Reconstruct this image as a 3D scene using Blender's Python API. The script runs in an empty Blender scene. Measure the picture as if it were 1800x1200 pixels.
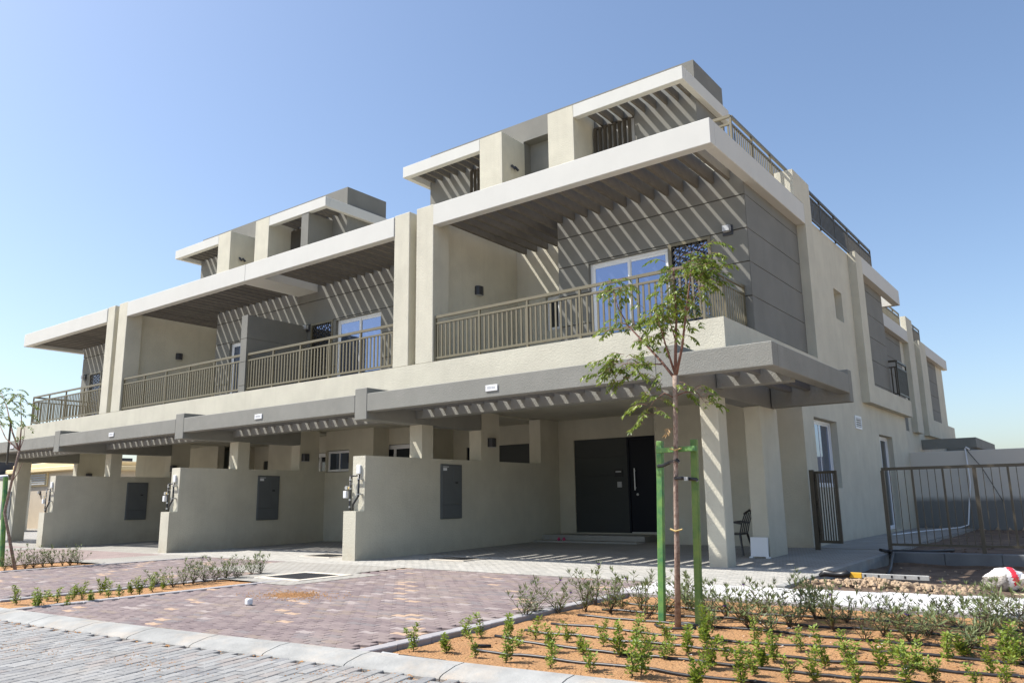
import bpy, bmesh, math, random
from mathutils import Vector, Matrix, noise
rnd = random.Random(7)
R = math.radians
S = bpy.context.scene
COL = S.collection

# ---------------------------------------------------------------- camera
cam_d = bpy.data.cameras.new("camera"); cam = bpy.data.objects.new("camera", cam_d); COL.objects.link(cam)
CAMZ = 1.25
def cam_axes(yaw, pitch, roll):
    f = Vector((math.sin(yaw)*math.cos(pitch), math.cos(yaw)*math.cos(pitch), math.sin(pitch)))
    r = Vector((math.cos(yaw), -math.sin(yaw), 0)); u = r.cross(f)
    c, s = math.cos(roll), math.sin(roll)
    return c*r+s*u, -s*r+c*u, f
r_, u_, f_ = cam_axes(-0.646119, 0.1997579, -0.01446446)
m = Matrix((r_, u_, -f_)).transposed().to_4x4(); m.translation = Vector((0, 0, CAMZ))
cam.matrix_world = m
cam_d.sensor_width = 36; cam_d.lens = 1371.993/1800*36; cam_d.clip_start = 0.1; cam_d.clip_end = 3000
S.camera = cam

# ---------------------------------------------------------------- world, sun, exposure
SUN = Vector((-0.655, -0.40, 1.0)).normalized()          # towards the sun
W_ = bpy.data.worlds.new("World"); S.world = W_; W_.use_nodes = True
wn = W_.node_tree.nodes; wl = W_.node_tree.links
sky = wn.new("ShaderNodeTexSky"); sky.sky_type = 'NISHITA'; sky.sun_disc = False
sky.sun_elevation = math.asin(SUN.z); sky.sun_rotation = math.atan2(SUN.x, SUN.y) % (2*math.pi)
sky.altitude = 0; sky.air_density = 1.0; sky.dust_density = 1.6; sky.ozone_density = 2.2
bg = wn["Background"]; bg.inputs[1].default_value = 0.128
wl.new(sky.outputs[0], bg.inputs[0])
sd = bpy.data.lights.new("sun", 'SUN'); sd.energy = 4.8; sd.angle = R(0.53); sd.color = (1.0, 0.96, 0.895)
sun = bpy.data.objects.new("sun", sd); COL.objects.link(sun)
sun.rotation_euler = SUN.to_track_quat('Z', 'Y').to_euler(); sun.location = (-30, -25, 50)
S.view_settings.view_transform = 'Standard'; S.view_settings.look = 'None'
S.view_settings.gamma = 1.0; S.view_settings.use_curve_mapping = False
S.view_settings.exposure = 0.66
S.render.engine = 'CYCLES'
S.cycles.max_bounces = 8; S.cycles.diffuse_bounces = 5

# ---------------------------------------------------------------- materials
M = {}
def mat(name, col, rough=0.8, var=0.0, vscale=3.0, bump=0.0, bscale=60.0, metal=0.0, spec=0.5, col2=None,
        dirt=None, dirt_scale=1.0, dirt_amt=0.0, trans=0.0, rand=0.0, coords='Object', bdist=0.02, streak=0.0, base_dust=0.0):
    mt = bpy.data.materials.new(name); mt.use_nodes = True; nt = mt.node_tree; N = nt.nodes; L = nt.links
    b = N["Principled BSDF"]; b.inputs["Roughness"].default_value = rough; b.inputs["Metallic"].default_value = metal
    b.inputs["Specular IOR Level"].default_value = spec
    tc = N.new("ShaderNodeTexCoord"); co = tc.outputs['Object' if coords == 'World' else coords]
    geo = N.new("ShaderNodeNewGeometry")
    if coords == 'World': co = geo.outputs["Position"]
    c = N.new("ShaderNodeRGB"); c.outputs[0].default_value = (*col, 1); out = c.outputs[0]
    def mixc(a, bcol, fac, blend='MIX'):
        mx = N.new("ShaderNodeMix"); mx.data_type = 'RGBA'; mx.blend_type = blend
        L.new(a, mx.inputs[6])
        if hasattr(bcol, 'is_output'): L.new(bcol, mx.inputs[7])
        else: mx.inputs[7].default_value = (*bcol, 1)
        if hasattr(fac, 'is_output'): L.new(fac, mx.inputs[0])
        else: mx.inputs[0].default_value = fac
        return mx.outputs[2]
    def nz(scale, detail=5, rough_=0.6, vec=None):
        n = N.new("ShaderNodeTexNoise"); n.inputs["Scale"].default_value = scale; n.inputs["Detail"].default_value = detail
        n.inputs["Roughness"].default_value = rough_; L.new(vec if vec is not None else co, n.inputs["Vector"]); return n.outputs[0]
    def ramp(src, a, b_):
        mr = N.new("ShaderNodeMapRange"); mr.inputs[1].default_value = a; mr.inputs[2].default_value = b_; L.new(src, mr.inputs[0]); return mr.outputs[0]
    if var > 0:
        c2 = col2 or tuple(max(0, x*(1-var)) for x in col)
        out = mixc(out, c2, ramp(nz(vscale), 0.35, 0.68))
    if dirt:
        f = ramp(nz(dirt_scale, 8, 0.65), 0.5, 0.75)
        ml = N.new("ShaderNodeMath"); ml.operation = 'MULTIPLY'; ml.inputs[1].default_value = dirt_amt; L.new(f, ml.inputs[0])
        out = mixc(out, dirt, ml.outputs[0])
    if streak > 0:
        mp = N.new("ShaderNodeMapping"); mp.inputs["Scale"].default_value = (5, 5, 0.35); L.new(co, mp.inputs[0])
        f = ramp(nz(1.0, 6, 0.6, mp.outputs[0]), 0.5, 0.8)
        ml = N.new("ShaderNodeMath"); ml.operation = 'MULTIPLY'; ml.inputs[1].default_value = streak; L.new(f, ml.inputs[0])
        out = mixc(out, tuple(x*0.72 for x in col), ml.outputs[0])
    if base_dust > 0:      # splash and dust band at the foot of the walls
        sx = N.new("ShaderNodeSeparateXYZ"); L.new(geo.outputs["Position"], sx.inputs[0])
        mr = N.new("ShaderNodeMapRange"); mr.inputs[1].default_value = 0.42; mr.inputs[2].default_value = -0.05; L.new(sx.outputs[2], mr.inputs[0])
        n2 = nz(3.5, 7, 0.7); ml = N.new("ShaderNodeMath"); ml.operation = 'MULTIPLY'; L.new(mr.outputs[0], ml.inputs[0]); L.new(ramp(n2, 0.3, 0.65), ml.inputs[1])
        m2 = N.new("ShaderNodeMath"); m2.operation = 'MULTIPLY'; m2.inputs[1].default_value = base_dust; L.new(ml.outputs[0], m2.inputs[0])
        out = mixc(out, (0.40, 0.33, 0.24), m2.outputs[0])
    if rand > 0:
        oi = N.new("ShaderNodeObjectInfo")
        hv = N.new("ShaderNodeHueSaturation"); L.new(out, hv.inputs["Color"])
        mr = N.new("ShaderNodeMapRange"); mr.inputs[3].default_value = 1-rand; mr.inputs[4].default_value = 1+rand
        L.new(oi.outputs["Random"], mr.inputs[0]); L.new(mr.outputs[0], hv.inputs["Value"]); out = hv.outputs[0]
    L.new(out, b.inputs["Base Color"])
    if bump > 0:
        bp = N.new("ShaderNodeBump"); bp.inputs["Strength"].default_value = bump; bp.inputs["Distance"].default_value = bdist
        L.new(nz(bscale, 6, 0.65), bp.inputs["Height"]); L.new(bp.outputs[0], b.inputs["Normal"])
    if trans > 0:
        tr = N.new("ShaderNodeBsdfTranslucent"); L.new(out, tr.inputs[0]); ms = N.new("ShaderNodeMixShader"); ms.inputs[0].default_value = trans
        L.new(b.outputs[0], ms.inputs[1]); L.new(tr.outputs[0], ms.inputs[2]); L.new(ms.outputs[0], N["Material Output"].inputs[0])
    M[name] = mt
    return mt
mat('beige_render', (0.58, 0.55, 0.445), 0.9, 0.12, 1.3, 0.45, 28, streak=0.30, base_dust=0.6, bdist=0.03, coords='World', dirt=(0.43, 0.39, 0.32), dirt_scale=0.9, dirt_amt=0.18)
mat('white_render', (0.575, 0.57, 0.53), 0.85, 0.05, 1.1, 0.12, 60, coords='World', streak=0.08)
mat('grey_render', (0.24, 0.238, 0.212), 0.9, 0.12, 1.5, 0.55, 34, bdist=0.025, coords='World', dirt=(0.31, 0.30, 0.27), dirt_scale=2.0, dirt_amt=0.3)
mat('dark_grey_render', (0.188, 0.184, 0.162), 0.85, 0.14, 1.2, 0.16, 60, coords='World', streak=0.2, dirt=(0.2, 0.2, 0.19), dirt_scale=1.3, dirt_amt=0.3)
mat('slat_brown', (0.155, 0.137, 0.110), 0.7, 0.2, 5, 0.1, 80, rand=0.12)
mat('slat_grey', (0.17, 0.165, 0.155), 0.8, 0.15, 5, 0.1, 80, rand=0.08)
mat('bronze_metal', (0.180, 0.155, 0.098), 0.45, 0.10, 4, 0.0, metal=0.25, spec=0.5)
mat('dark_bronze', (0.085, 0.072, 0.052), 0.45, 0.2, 3, metal=0.3)
mat('white_frame', (0.78, 0.79, 0.80), 0.35)
mat('blind_grey', (0.42, 0.42, 0.41), 0.7)
mat('door_dark', (0.010, 0.012, 0.019), 0.5, spec=0.2)
mat('panel_dark', (0.040, 0.045, 0.044), 0.6, 0.1, 2)
mat('steel', (0.55, 0.55, 0.54), 0.3, metal=0.9)
mat('lamp_dark', (0.035, 0.035, 0.04), 0.4)
mat('lamp_grey', (0.45, 0.46, 0.47), 0.4)
mat('cabinet_grey', (0.115, 0.125, 0.128), 0.5, 0.08, 3)
mat('black_plastic', (0.016, 0.016, 0.018), 0.38)
mat('black_hose', (0.022, 0.02, 0.022), 0.42, 0.3, 9)
mat('green_paint', (0.045, 0.17, 0.062), 0.55, 0.35, 9, 0.15, 30, col2=(0.16, 0.30, 0.06))
mat('green_paint_old', (0.17, 0.25, 0.052), 0.6, 0.35, 8, 0.15, 30, col2=(0.08, 0.17, 0.04))
mat('bark', (0.37, 0.285, 0.23), 0.85, 0.45, 25, 0.5, 60, col2=(0.16, 0.095, 0.07))
mat('bark_young', (0.22, 0.11, 0.08), 0.8, 0.3, 20, 0.2, 60)
mat('leaf_neem', (0.24, 0.30, 0.04), 0.38, 0.6, 9, trans=0.40, col2=(0.06, 0.12, 0.018), rand=0.0)
mat('leaf_bright', (0.30, 0.37, 0.05), 0.5, 0.6, 30, trans=0.35, col2=(0.10, 0.18, 0.02), coords='World')
mat('leaf_ruellia', (0.185, 0.225, 0.085), 0.5, 0.55, 22, trans=0.3, col2=(0.085, 0.115, 0.045), coords='World')
mat('leaf_dry', (0.42, 0.27, 0.12), 0.7, trans=0.3)
mat('stem_brown', (0.10, 0.07, 0.045), 0.8)
mat('flower_purple', (0.16, 0.06, 0.42), 0.6, trans=0.3)
mat('white_plastic', (0.72, 0.73, 0.74), 0.4)
mat('concrete_kerb', (0.335, 0.335, 0.32), 0.9, 0.3, 2.6, 0.35, 30, coords='World', dirt=(0.55, 0.42, 0.29), dirt_scale=1.6, dirt_amt=0.45)
mat('concrete_frame', (0.60, 0.54, 0.45), 0.9, 0.15, 5, 0.4, 30, coords='World')
mat('concrete_dark', (0.16, 0.165, 0.17), 0.9, 0.25, 2.0, 0.3, 30, coords='World')
mat('iron_grate', (0.04, 0.042, 0.045), 0.55, 0.5, 40, 0.5, 60, coords='World')
mat('sand_orange', (0.50, 0.275, 0.12), 0.95, 0.30, 2.5, 1.0, 30, col2=(0.43, 0.225, 0.095), coords='World', bdist=0.05, dirt=(0.34, 0.18, 0.085), dirt_scale=1.9, dirt_amt=0.55)
mat('joint_sand', (0.34, 0.26, 0.20), 0.95, 0.3, 4, coords='World')
mat('soil_brown', (0.17, 0.115, 0.078), 0.95, 0.45, 2.2, 1.0, 10, coords='World', bdist=0.08, dirt=(0.36, 0.26, 0.17), dirt_scale=1.4, dirt_amt=0.6)
mat('desert_sand', (0.50, 0.39, 0.27), 0.95, 0.2, 0.6, 0.6, 8, coords='World')
mat('rubble_tan', (0.52, 0.38, 0.25), 0.95, 0.4, 6, 1.0, 15, coords='World', bdist=0.05)
for i, c in enumerate([(0.272, 0.27, 0.262), (0.245, 0.243, 0.238), (0.30, 0.298, 0.29), (0.28, 0.258, 0.242), (0.225, 0.225, 0.226)]):
    mat('road_block_%d' % i, c, 0.88, 0.2, 9, 0.3, 50, coords='World', dirt=(0.54, 0.43, 0.31), dirt_scale=0.9, dirt_amt=0.35)
for i, c in enumerate([(0.205, 0.160, 0.155), (0.170, 0.130, 0.130), (0.228, 0.180, 0.172), (0.31, 0.262, 0.248), (0.185, 0.158, 0.158), (0.42, 0.295, 0.205), (0.225, 0.175, 0.150)]):
    mat('drive_block_%d' % i, c, 0.88, 0.12, 9, 0.25, 50, coords='World', dirt=(0.30, 0.25, 0.20), dirt_scale=0.7, dirt_amt=0.4)
for i, c in enumerate([(0.37, 0.355, 0.32), (0.34, 0.33, 0.30), (0.40, 0.385, 0.35)]):
    mat('path_block_%d' % i, c, 0.9, 0.12, 6, 0.2, 50, coords='World')
for i, c in enumerate([(0.60, 0.59, 0.575), (0.55, 0.54, 0.53), (0.64, 0.63, 0.62)]):
    mat('walk_block_%d' % i, c, 0.9, 0.1, 6, 0.2, 50, coords='World')
mat('edge_block', (0.34, 0.325, 0.33), 0.9, 0.15, 4, 0.2, 50, coords='World')
mat('shed_cream', (0.80, 0.63, 0.36), 0.8, 0.05, 2)
mat('shed_wall', (0.56, 0.48, 0.37), 0.85, 0.06, 2)
mat('canopy_dark', (0.05, 0.055, 0.065), 0.8)
mat('canopy_white', (0.8, 0.8, 0.8), 0.6)
mat('pink_cloth', (0.55, 0.07, 0.16), 0.9)
mat('yellow', (0.70, 0.40, 0.03), 0.5)
mat('alu', (0.50, 0.50, 0.48), 0.4, 0.2, 12, metal=0.4)
mat('red_print', (0.65, 0.03, 0.05), 0.5)
mat('bag_grey', (0.46, 0.42, 0.37), 0.35, 0.75, 11, 0.9, 14, bdist=0.05)
mat('bag_white', (0.78, 0.76, 0.75), 0.4, 0.12, 12, 0.5, 12)
mat('tie_gold', (0.45, 0.33, 0.12), 0.6)
mat('tree_far', (0.045, 0.07, 0.02), 0.7, 0.5, 4, trans=0.2)
# window glass with a reflective solar coating
def glass(name, base, metal):
    mt = bpy.data.materials.new(name); mt.use_nodes = True; b = mt.node_tree.nodes["Principled BSDF"]
    b.inputs["Base Color"].default_value = (*base, 1); b.inputs["Metallic"].default_value = metal
    b.inputs["Roughness"].default_value = 0.04; b.inputs["Specular IOR Level"].default_value = 0.8; M[name] = mt
glass('glass_blue', (0.20, 0.25, 0.37), 0.85)
glass('glass_dark', (0.05, 0.06, 0.075), 0.6)
# garden wall: dark grey lower part, blended into a paler upper part along an uneven line
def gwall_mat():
    mt = bpy.data.materials.new('garden_wall_face'); mt.use_nodes = True; N = mt.node_tree.nodes; L = mt.node_tree.links
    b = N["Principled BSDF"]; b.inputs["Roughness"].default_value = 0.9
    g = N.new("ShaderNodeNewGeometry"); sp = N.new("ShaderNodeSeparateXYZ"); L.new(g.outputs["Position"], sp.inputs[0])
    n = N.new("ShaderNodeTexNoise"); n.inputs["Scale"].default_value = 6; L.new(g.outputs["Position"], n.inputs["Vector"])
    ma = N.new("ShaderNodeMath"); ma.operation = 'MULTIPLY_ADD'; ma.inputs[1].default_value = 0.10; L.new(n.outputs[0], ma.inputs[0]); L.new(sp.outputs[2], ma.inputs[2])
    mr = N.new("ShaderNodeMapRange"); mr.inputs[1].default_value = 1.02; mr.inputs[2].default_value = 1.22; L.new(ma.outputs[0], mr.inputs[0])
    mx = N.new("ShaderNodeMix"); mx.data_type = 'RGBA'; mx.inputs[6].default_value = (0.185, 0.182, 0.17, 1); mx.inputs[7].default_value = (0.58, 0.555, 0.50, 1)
    L.new(mr.outputs[0], mx.inputs[0]); L.new(mx.outputs[2], b.inputs["Base Color"]); M['garden_wall_face'] = mt
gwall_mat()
def brick_mat(name, c1, c2, mortar, bw, bh, scale=1.0, ms=0.012, rot=0.0):
    mt = bpy.data.materials.new(name); mt.use_nodes = True; N = mt.node_tree.nodes; L = mt.node_tree.links
    b = N["Principled BSDF"]; b.inputs["Roughness"].default_value = 0.9
    g = N.new("ShaderNodeNewGeometry"); mp = N.new("ShaderNodeMapping"); mp.inputs["Rotation"].default_value = (0, 0, rot); L.new(g.outputs["Position"], mp.inputs[0])
    br = N.new("ShaderNodeTexBrick"); br.inputs["Scale"].default_value = 1.0
    br.inputs["Brick Width"].default_value = bw; br.inputs["Row Height"].default_value = bh; br.inputs["Mortar Size"].default_value = ms
    br.inputs["Color1"].default_value = (*c1, 1); br.inputs["Color2"].default_value = (*c2, 1); br.inputs["Mortar"].default_value = (*mortar, 1)
    L.new(mp.outputs[0], br.inputs[0])
    n = N.new("ShaderNodeTexNoise"); n.inputs["Scale"].default_value = 1.2; n.inputs["Detail"].default_value = 7; L.new(g.outputs["Position"], n.inputs["Vector"])
    mx = N.new("ShaderNodeMix"); mx.data_type = 'RGBA'; mx.blend_type = 'MULTIPLY'; mx.inputs[0].default_value = 0.5
    mr = N.new("ShaderNodeMapRange"); mr.inputs[1].default_value = 0.3; mr.inputs[2].default_value = 0.7; mr.inputs[3].default_value = 0.65; mr.inputs[4].default_value = 1.1; L.new(n.outputs[0], mr.inputs[0])
    L.new(br.outputs[0], mx.inputs[6]); L.new(mr.outputs[0], mx.inputs[7]); L.new(mx.outputs[2], b.inputs["Base Color"])
    bp = N.new("ShaderNodeBump"); bp.inputs["Strength"].default_value = 0.4; bp.inputs["Distance"].default_value = 0.01; bp.invert = True; L.new(br.outputs[1], bp.inputs["Height"]); L.new(bp.outputs[0], b.inputs["Normal"])
    M[name] = mt
brick_mat('paving_grey', (0.37, 0.355, 0.32), (0.32, 0.31, 0.28), (0.22, 0.20, 0.17), 0.2, 0.1)
brick_mat('paving_purple', (0.29, 0.225, 0.21), (0.33, 0.255, 0.24), (0.17, 0.13, 0.11), 0.22, 0.11)
brick_mat('road_far', (0.31, 0.31, 0.305), (0.28, 0.28, 0.275), (0.23, 0.20, 0.17), 0.2, 0.1, rot=R(-84))

# ---------------------------------------------------------------- object helpers
WL = {}
def props(o, label=None, cat=None, group=None, kind=None):
    if label: o['label'] = label
    if cat: o['category'] = cat
    if group: o['group'] = group
    if kind: o['kind'] = kind
    return o
def link(name, mesh, loc, parent=None):
    o = bpy.data.objects.new(name, mesh); COL.objects.link(o)
    WL[o.name] = Vector(loc)
    if parent is not None:
        o.parent = parent; o.location = Vector(loc) - WL[parent.name]
    else: o.location = loc
    return o
def thing(name, label, cat, loc=(0, 0, 0), group=None):
    o = link(name, None, loc); o.empty_display_size = 0.2
    return props(o, label, cat, group)
class MB:
    def __init__(s): s.v = []; s.f = []; s.mi = []; s.mats = []; s.sm = False
    def m(s, name):
        if name not in s.mats: s.mats.append(name)
        return s.mats.index(name)
    def poly(s, pts, faces, mname):
        n = len(s.v); k = s.m(mname); s.v += [tuple(p) for p in pts]
        for f in faces: s.f.append(tuple(n+i for i in f)); s.mi.append(k)
    def box(s, x0, x1, y0, y1, z0, z1, mname):
        if x0 > x1: x0, x1 = x1, x0
        if y0 > y1: y0, y1 = y1, y0
        if z0 > z1: z0, z1 = z1, z0
        s.poly([(x0, y0, z0), (x1, y0, z0), (x1, y1, z0), (x0, y1, z0), (x0, y0, z1), (x1, y0, z1), (x1, y1, z1), (x0, y1, z1)],
               [(0, 3, 2, 1), (4, 5, 6, 7), (0, 1, 5, 4), (1, 2, 6, 5), (2, 3, 7, 6), (3, 0, 4, 7)], mname)
    def prism(s, pts2, z0, z1, mname):      # ccw polygon extruded in z
        n = len(pts2)
        s.poly([(x, y, z0) for x, y in pts2] + [(x, y, z1) for x, y in pts2],
               [tuple(range(n-1, -1, -1)), tuple(range(n, 2*n))] + [(i, (i+1) % n, n+(i+1) % n, n+i) for i in range(n)], mname)
    def tube(s, pts, radii, mname, seg=6, caps=True):
        pts = [Vector(p) for p in pts]; k = len(pts)
        if not hasattr(radii, '__len__'): radii = [radii]*k
        rings = []; prev = None
        for i, p in enumerate(pts):
            d = (pts[min(i+1, k-1)] - pts[max(i-1, 0)]).normalized()
            a = prev if prev is not None else (Vector((1, 0, 0)) if abs(d.z) > 0.7 else Vector((0, 0, 1)))
            e1 = (a - d*a.dot(d)).normalized(); e2 = d.cross(e1); prev = e1
            rings.append([p + radii[i]*(math.cos(t)*e1 + math.sin(t)*e2) for t in [2*math.pi*j/seg for j in range(seg)]])
        faces = []
        for i in range(k-1):
            for j in range(seg): faces.append((i*seg+j, i*seg+(j+1) % seg, (i+1)*seg+(j+1) % seg, (i+1)*seg+j))
        if caps: faces += [tuple(range(seg-1, -1, -1)), tuple((k-1)*seg+j for j in range(seg))]
        s.poly([q for r in rings for q in r], faces, mname)
    def mesh(s, name, bevel=0.0, smooth=False, origin=(0, 0, 0)):
        me = bpy.data.meshes.new(name)
        o = Vector(origin)
        me.from_pydata([tuple(Vector(p)-o) for p in s.v], [], s.f); me.update()
        for n in s.mats: me.materials.append(M[n])
        me.polygons.foreach_set("material_index", s.mi)
        if bevel > 0:
            bm = bmesh.new(); bm.from_mesh(me)
            bmesh.ops.bevel(bm, geom=list(bm.edges), offset=bevel, segments=1, affect='EDGES', clamp_overlap=True)
            bm.to_mesh(me); bm.free()
        if smooth: me.polygons.foreach_set("use_smooth", [True]*len(me.polygons))
        me.update()
        return me
    def build(s, name, parent=None, loc=(0, 0, 0), **k):
        if not s.f: return None
        return link(name, s.mesh(name, origin=loc, **k), loc, parent)
CM = {}
def cbox(dx, dy, dz, mname, bevel=0.0):   # cached centred box mesh
    key = (round(dx, 4), round(dy, 4), round(dz, 4), mname, bevel)
    if key not in CM:
        b = MB(); b.box(-dx/2, dx/2, -dy/2, dy/2, -dz/2, dz/2, mname); CM[key] = b.mesh('box', bevel=bevel)
    return CM[key]
def piece(name, x0, x1, y0, y1, z0, z1, mname, parent, bevel=0.0):
    return link(name, cbox(abs(x1-x0), abs(y1-y0), abs(z1-z0), mname, bevel), ((x0+x1)/2, (y0+y1)/2, (z0+z1)/2), parent)
def ground_z(x, y):
    z = -0.03
    if y > 13: z += 0.015*(min(y, 20.5)-13)
    if y > 10: z -= 0.0065*max(0, -14-max(x, -42))*min(1, (y-10)/2)
    return z

# ================================================================ SETTING: ground, road, paths
def grid_sheet(name, x0, x1, y0, y1, nx, ny, zf, mname, kind='structure', parent=None):
    b = MB(); k = b.m(mname)
    for j in range(ny+1):
        for i in range(nx+1):
            x = x0+(x1-x0)*i/nx; y = y0+(y1-y0)*j/ny; b.v.append((x, y, zf(x, y)))
    for j in range(ny):
        for i in range(nx):
            a = j*(nx+1)+i; b.f.append((a, a+1, a+nx+2, a+nx+1)); b.mi.append(k)
    o = b.build(name, parent, smooth=True)
    if parent is None: props(o, kind=kind)
    return o
# desert ground sheet reaching the horizon
g = MB(); g.poly([(-1500, -1500, -0.42), (1500, -1500, -0.42), (1500, 1500, -0.42), (-1500, 1500, -0.42)], [(0, 1, 2, 3)], 'desert_sand')
props(g.build('ground'), kind='structure')
# kerb centre line (back edge), measured
KB = [(-60, 2.2), (-30, 3.3), (-20, 3.85), (-14, 4.18), (-11.5, 4.35), (-9.4, 4.46), (-7.5, 4.62), (-5.6, 4.84), (-4.4, 4.95), (-2.8, 5.12), (-1, 5.32), (2, 5.7), (8, 6.6), (30, 10.5)]
def kb(x):
    for (xa, ya), (xb, yb) in zip(KB, KB[1:]):
        if x <= xb: return ya+(yb-ya)*(x-xa)/(xb-xa)
    return KB[-1][1]
KW = 0.36
# road bed
b = MB(); xs = [-120, -60, -40, -30, -20, -14, -11.5, -9.4, -7.5, -5.6, -4.4, -2.8, -1, 2, 8, 30, 90]
for xa, xb in zip(xs, xs[1:]):
    b.poly([(xa, -60, -0.075), (xb, -60, -0.075), (xb, kb(xb)-0.1, -0.075), (xa, kb(xa)-0.1, -0.075)], [(0, 1, 2, 3)], 'joint_sand')
road = props(b.build('road'), kind='structure')
# far part of the road: same blocks, too far to tell apart
b = MB()
for xa, xb in zip(xs, xs[1:]):
    if xb <= -14 or xa >= 2:
        b.poly([(xa, -60, -0.052), (xb, -60, -0.052), (xb, kb(xb)-KW, -0.052), (xa, kb(xa)-KW, -0.052)], [(0, 1, 2, 3)], 'road_far')
b.poly([(-14, -60, -0.052), (2, -60, -0.052), (2, 0.8, -0.052), (-14, 0.8, -0.052)], [(0, 1, 2, 3)], 'road_far')
b.build('road_surface', road)
CAMP = Vector((0, 0, CAMZ))
def pix(x, y, z):
    d = Vector((x, y, z-CAMZ)); w = d.dot(f_)
    if w <= 0.1: return None
    return (900+1372*d.dot(r_)/w, 600-1372*d.dot(u_)/w)
def visible(x, y, z=0, mg=30):
    p = pix(x, y, z)
    return p is not None and -mg < p[0] < 1800+mg and -mg < p[1] < 1200+mg
PM = {}
def paver_mesh(shape, L, Wd, H, mname, pts=None):
    key = (shape, mname)
    if key not in PM:
        b = MB()
        if shape == 'hex':      # wave-edged paver
            d = 0.028
            p = [(-L/2, -Wd/2), (0, -Wd/2-d), (L/2, -Wd/2), (L/2, Wd/2), (0, Wd/2-d), (-L/2, Wd/2)]
        else: p = [(-L/2, -Wd/2), (L/2, -Wd/2), (L/2, Wd/2), (-L/2, Wd/2)]
        n = len(p); c = 0.006
        cx = [(x*(1-2*c/L), y*(1-2*c/Wd)) for x, y in p]
        b.poly([(x, y, -H) for x, y in p]+[(x, y, -c*0.7) for x, y in p]+[(x, y, 0) for x, y in cx],
               [(i, (i+1) % n, n+(i+1) % n, n+i) for i in range(n)]+[(n+i, n+(i+1) % n, 2*n+(i+1) % n, 2*n+i) for i in range(n)]+[tuple(range(2*n, 3*n))], mname)
        PM[key] = b
    return PM[key]
def lay(parent, items, shape, L, Wd, H, name):
    """items: (x, y, z, rot, matname). The 300 nearest in view become separate pieces, the rest one joined part."""
    vis = [it for it in items if visible(it[0], it[1], it[2], 0)]
    vis.sort(key=lambda it: (Vector(it[:3])-CAMP).length)
    near = set(id(i) for i in vis[:300]); rest = MB(); meshes = {}
    for it in items:
        x, y, z, rot, mn = it; pb = paver_mesh(shape, L, Wd, H, mn)
        if id(it) in near:
            if mn not in meshes: meshes[mn] = pb.mesh('paver')
            o = link(name, meshes[mn], (x, y, z), parent); o.rotation_euler[2] = rot
        else:
            c, s = math.cos(rot), math.sin(rot)
            rest.poly([(x+c*a-s*b_, y+s*a+c*b_, z+h) for a, b_, h in pb.v], pb.f, mn)
    o = rest.build(name+'_field', parent)
    if o: o['kind'] = 'stuff'
# road blocks (rows run away from the camera, slightly turned)
items = []; a0 = R(104); ca, sa = math.cos(a0), math.sin(a0); LR, WR = 0.205, 0.103
for i in range(-90, 90):
    for j in range(-170, 170):
        u = (i + (0.5 if j % 2 else 0))*LR; v = j*WR
        x = -6+u*ca-v*sa; y = 3+u*sa+v*ca
        if -14 < x < 2 and 0.8 < y < kb(x)-KW-0.03 and visible(x, y, -0.05, 120):
            items.append((x, y, -0.045+rnd.uniform(-0.003, 0.003), a0+rnd.uniform(-.012, .012), 'road_block_%d' % rnd.choices([0, 1, 2, 3, 4], [5, 3, 3, 2, 1.2])[0]))
lay(road, items, 'rect', LR-0.013, WR-0.006, 0.03, 'road_block')
# kerb
kerb = link('kerb', None, (0, 0, 0)); props(kerb, kind='structure')
joints = [-34+0.96*i for i in range(46)]
for xa, xb in zip(joints, joints[1:]):
    xa += 0.006; xb -= 0.006; b = MB()
    prof = [(0, -0.2), (0, -0.012), (0.03, -0.002), (0.15, -0.006), (KW-0.05, -0.036), (KW-0.015, -0.048), (KW, -0.062), (KW, -0.2)]
    pts = []
    for x in (xa, xb):
        s = (kb(x+0.1)-kb(x-0.1))/0.2; n = Vector((s, -1, 0)).normalized()
        for d, z in prof: pts.append((x+n.x*d, kb(x)+n.y*d, z+0.01))
    k = len(prof); b.poly(pts, [(i, i+1, k+i+1, k+i) for i in range(k-1)]+[tuple(range(k-1, -1, -1)), tuple(range(k, 2*k))], 'concrete_kerb')
    b.build('kerb_stone', kerb, loc=((xa+xb)/2, kb(xa), 0))
# sand pushed against the kerb foot
b = MB()
for i in range(140):
    x = rnd.uniform(-12, -1.5); y = kb(x)-KW-abs(rnd.gauss(0, 0.05))-0.01; r = rnd.uniform(.008, .03)
    b.poly([(x-r, y, -.05), (x, y-r, -.05), (x+r, y, -.05), (x, y+r*.4, -.05), (x, y, -.05+r*.35)], [(0, 1, 4), (1, 2, 4), (2, 3, 4), (3, 0, 4)], 'sand_orange')
props(b.build('kerb_sand'), 'line of orange sand grains swept against the kerb foot', 'sand', kind='stuff')

b = MB(); q = random.Random(31)
for cx_, cy_, n_, sp in [(-3.2, 4.4, 420, .35), (-4.6, 4.25, 260, .3), (-6.6, 3.7, 160, .25), (-8.2, 3.4, 200, .3), (-2.3, 4.3, 300, .4), (-5.2, 3.4, 120, .3), (-9.6, 3.9, 120, .3)]:
    for i in range(n_):
        x = cx_+q.gauss(0, sp*1.6); y = min(cy_+q.gauss(0, sp*.4), kb(x)-KW-.02); r = q.uniform(.003, .011)
        b.poly([(x-r, y, -.046), (x, y-r, -.046), (x+r, y, -.046), (x, y+r, -.046), (x, y, -.046+r*.6)], [(0, 1, 4), (1, 2, 4), (2, 3, 4), (3, 0, 4)], 'sand_orange')
props(b.build('road_sand'), 'thin patches of orange sand grains spread over the road blocks', 'sand', kind='stuff')
# base sheets of the plot (grey paving under the carports, everything near the house)
apron = grid_sheet('carport_paving', -60, -3.95, 11.4, 31.0, 60, 30, lambda x, y: ground_z(x, y)-0.004, 'paving_grey')
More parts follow.
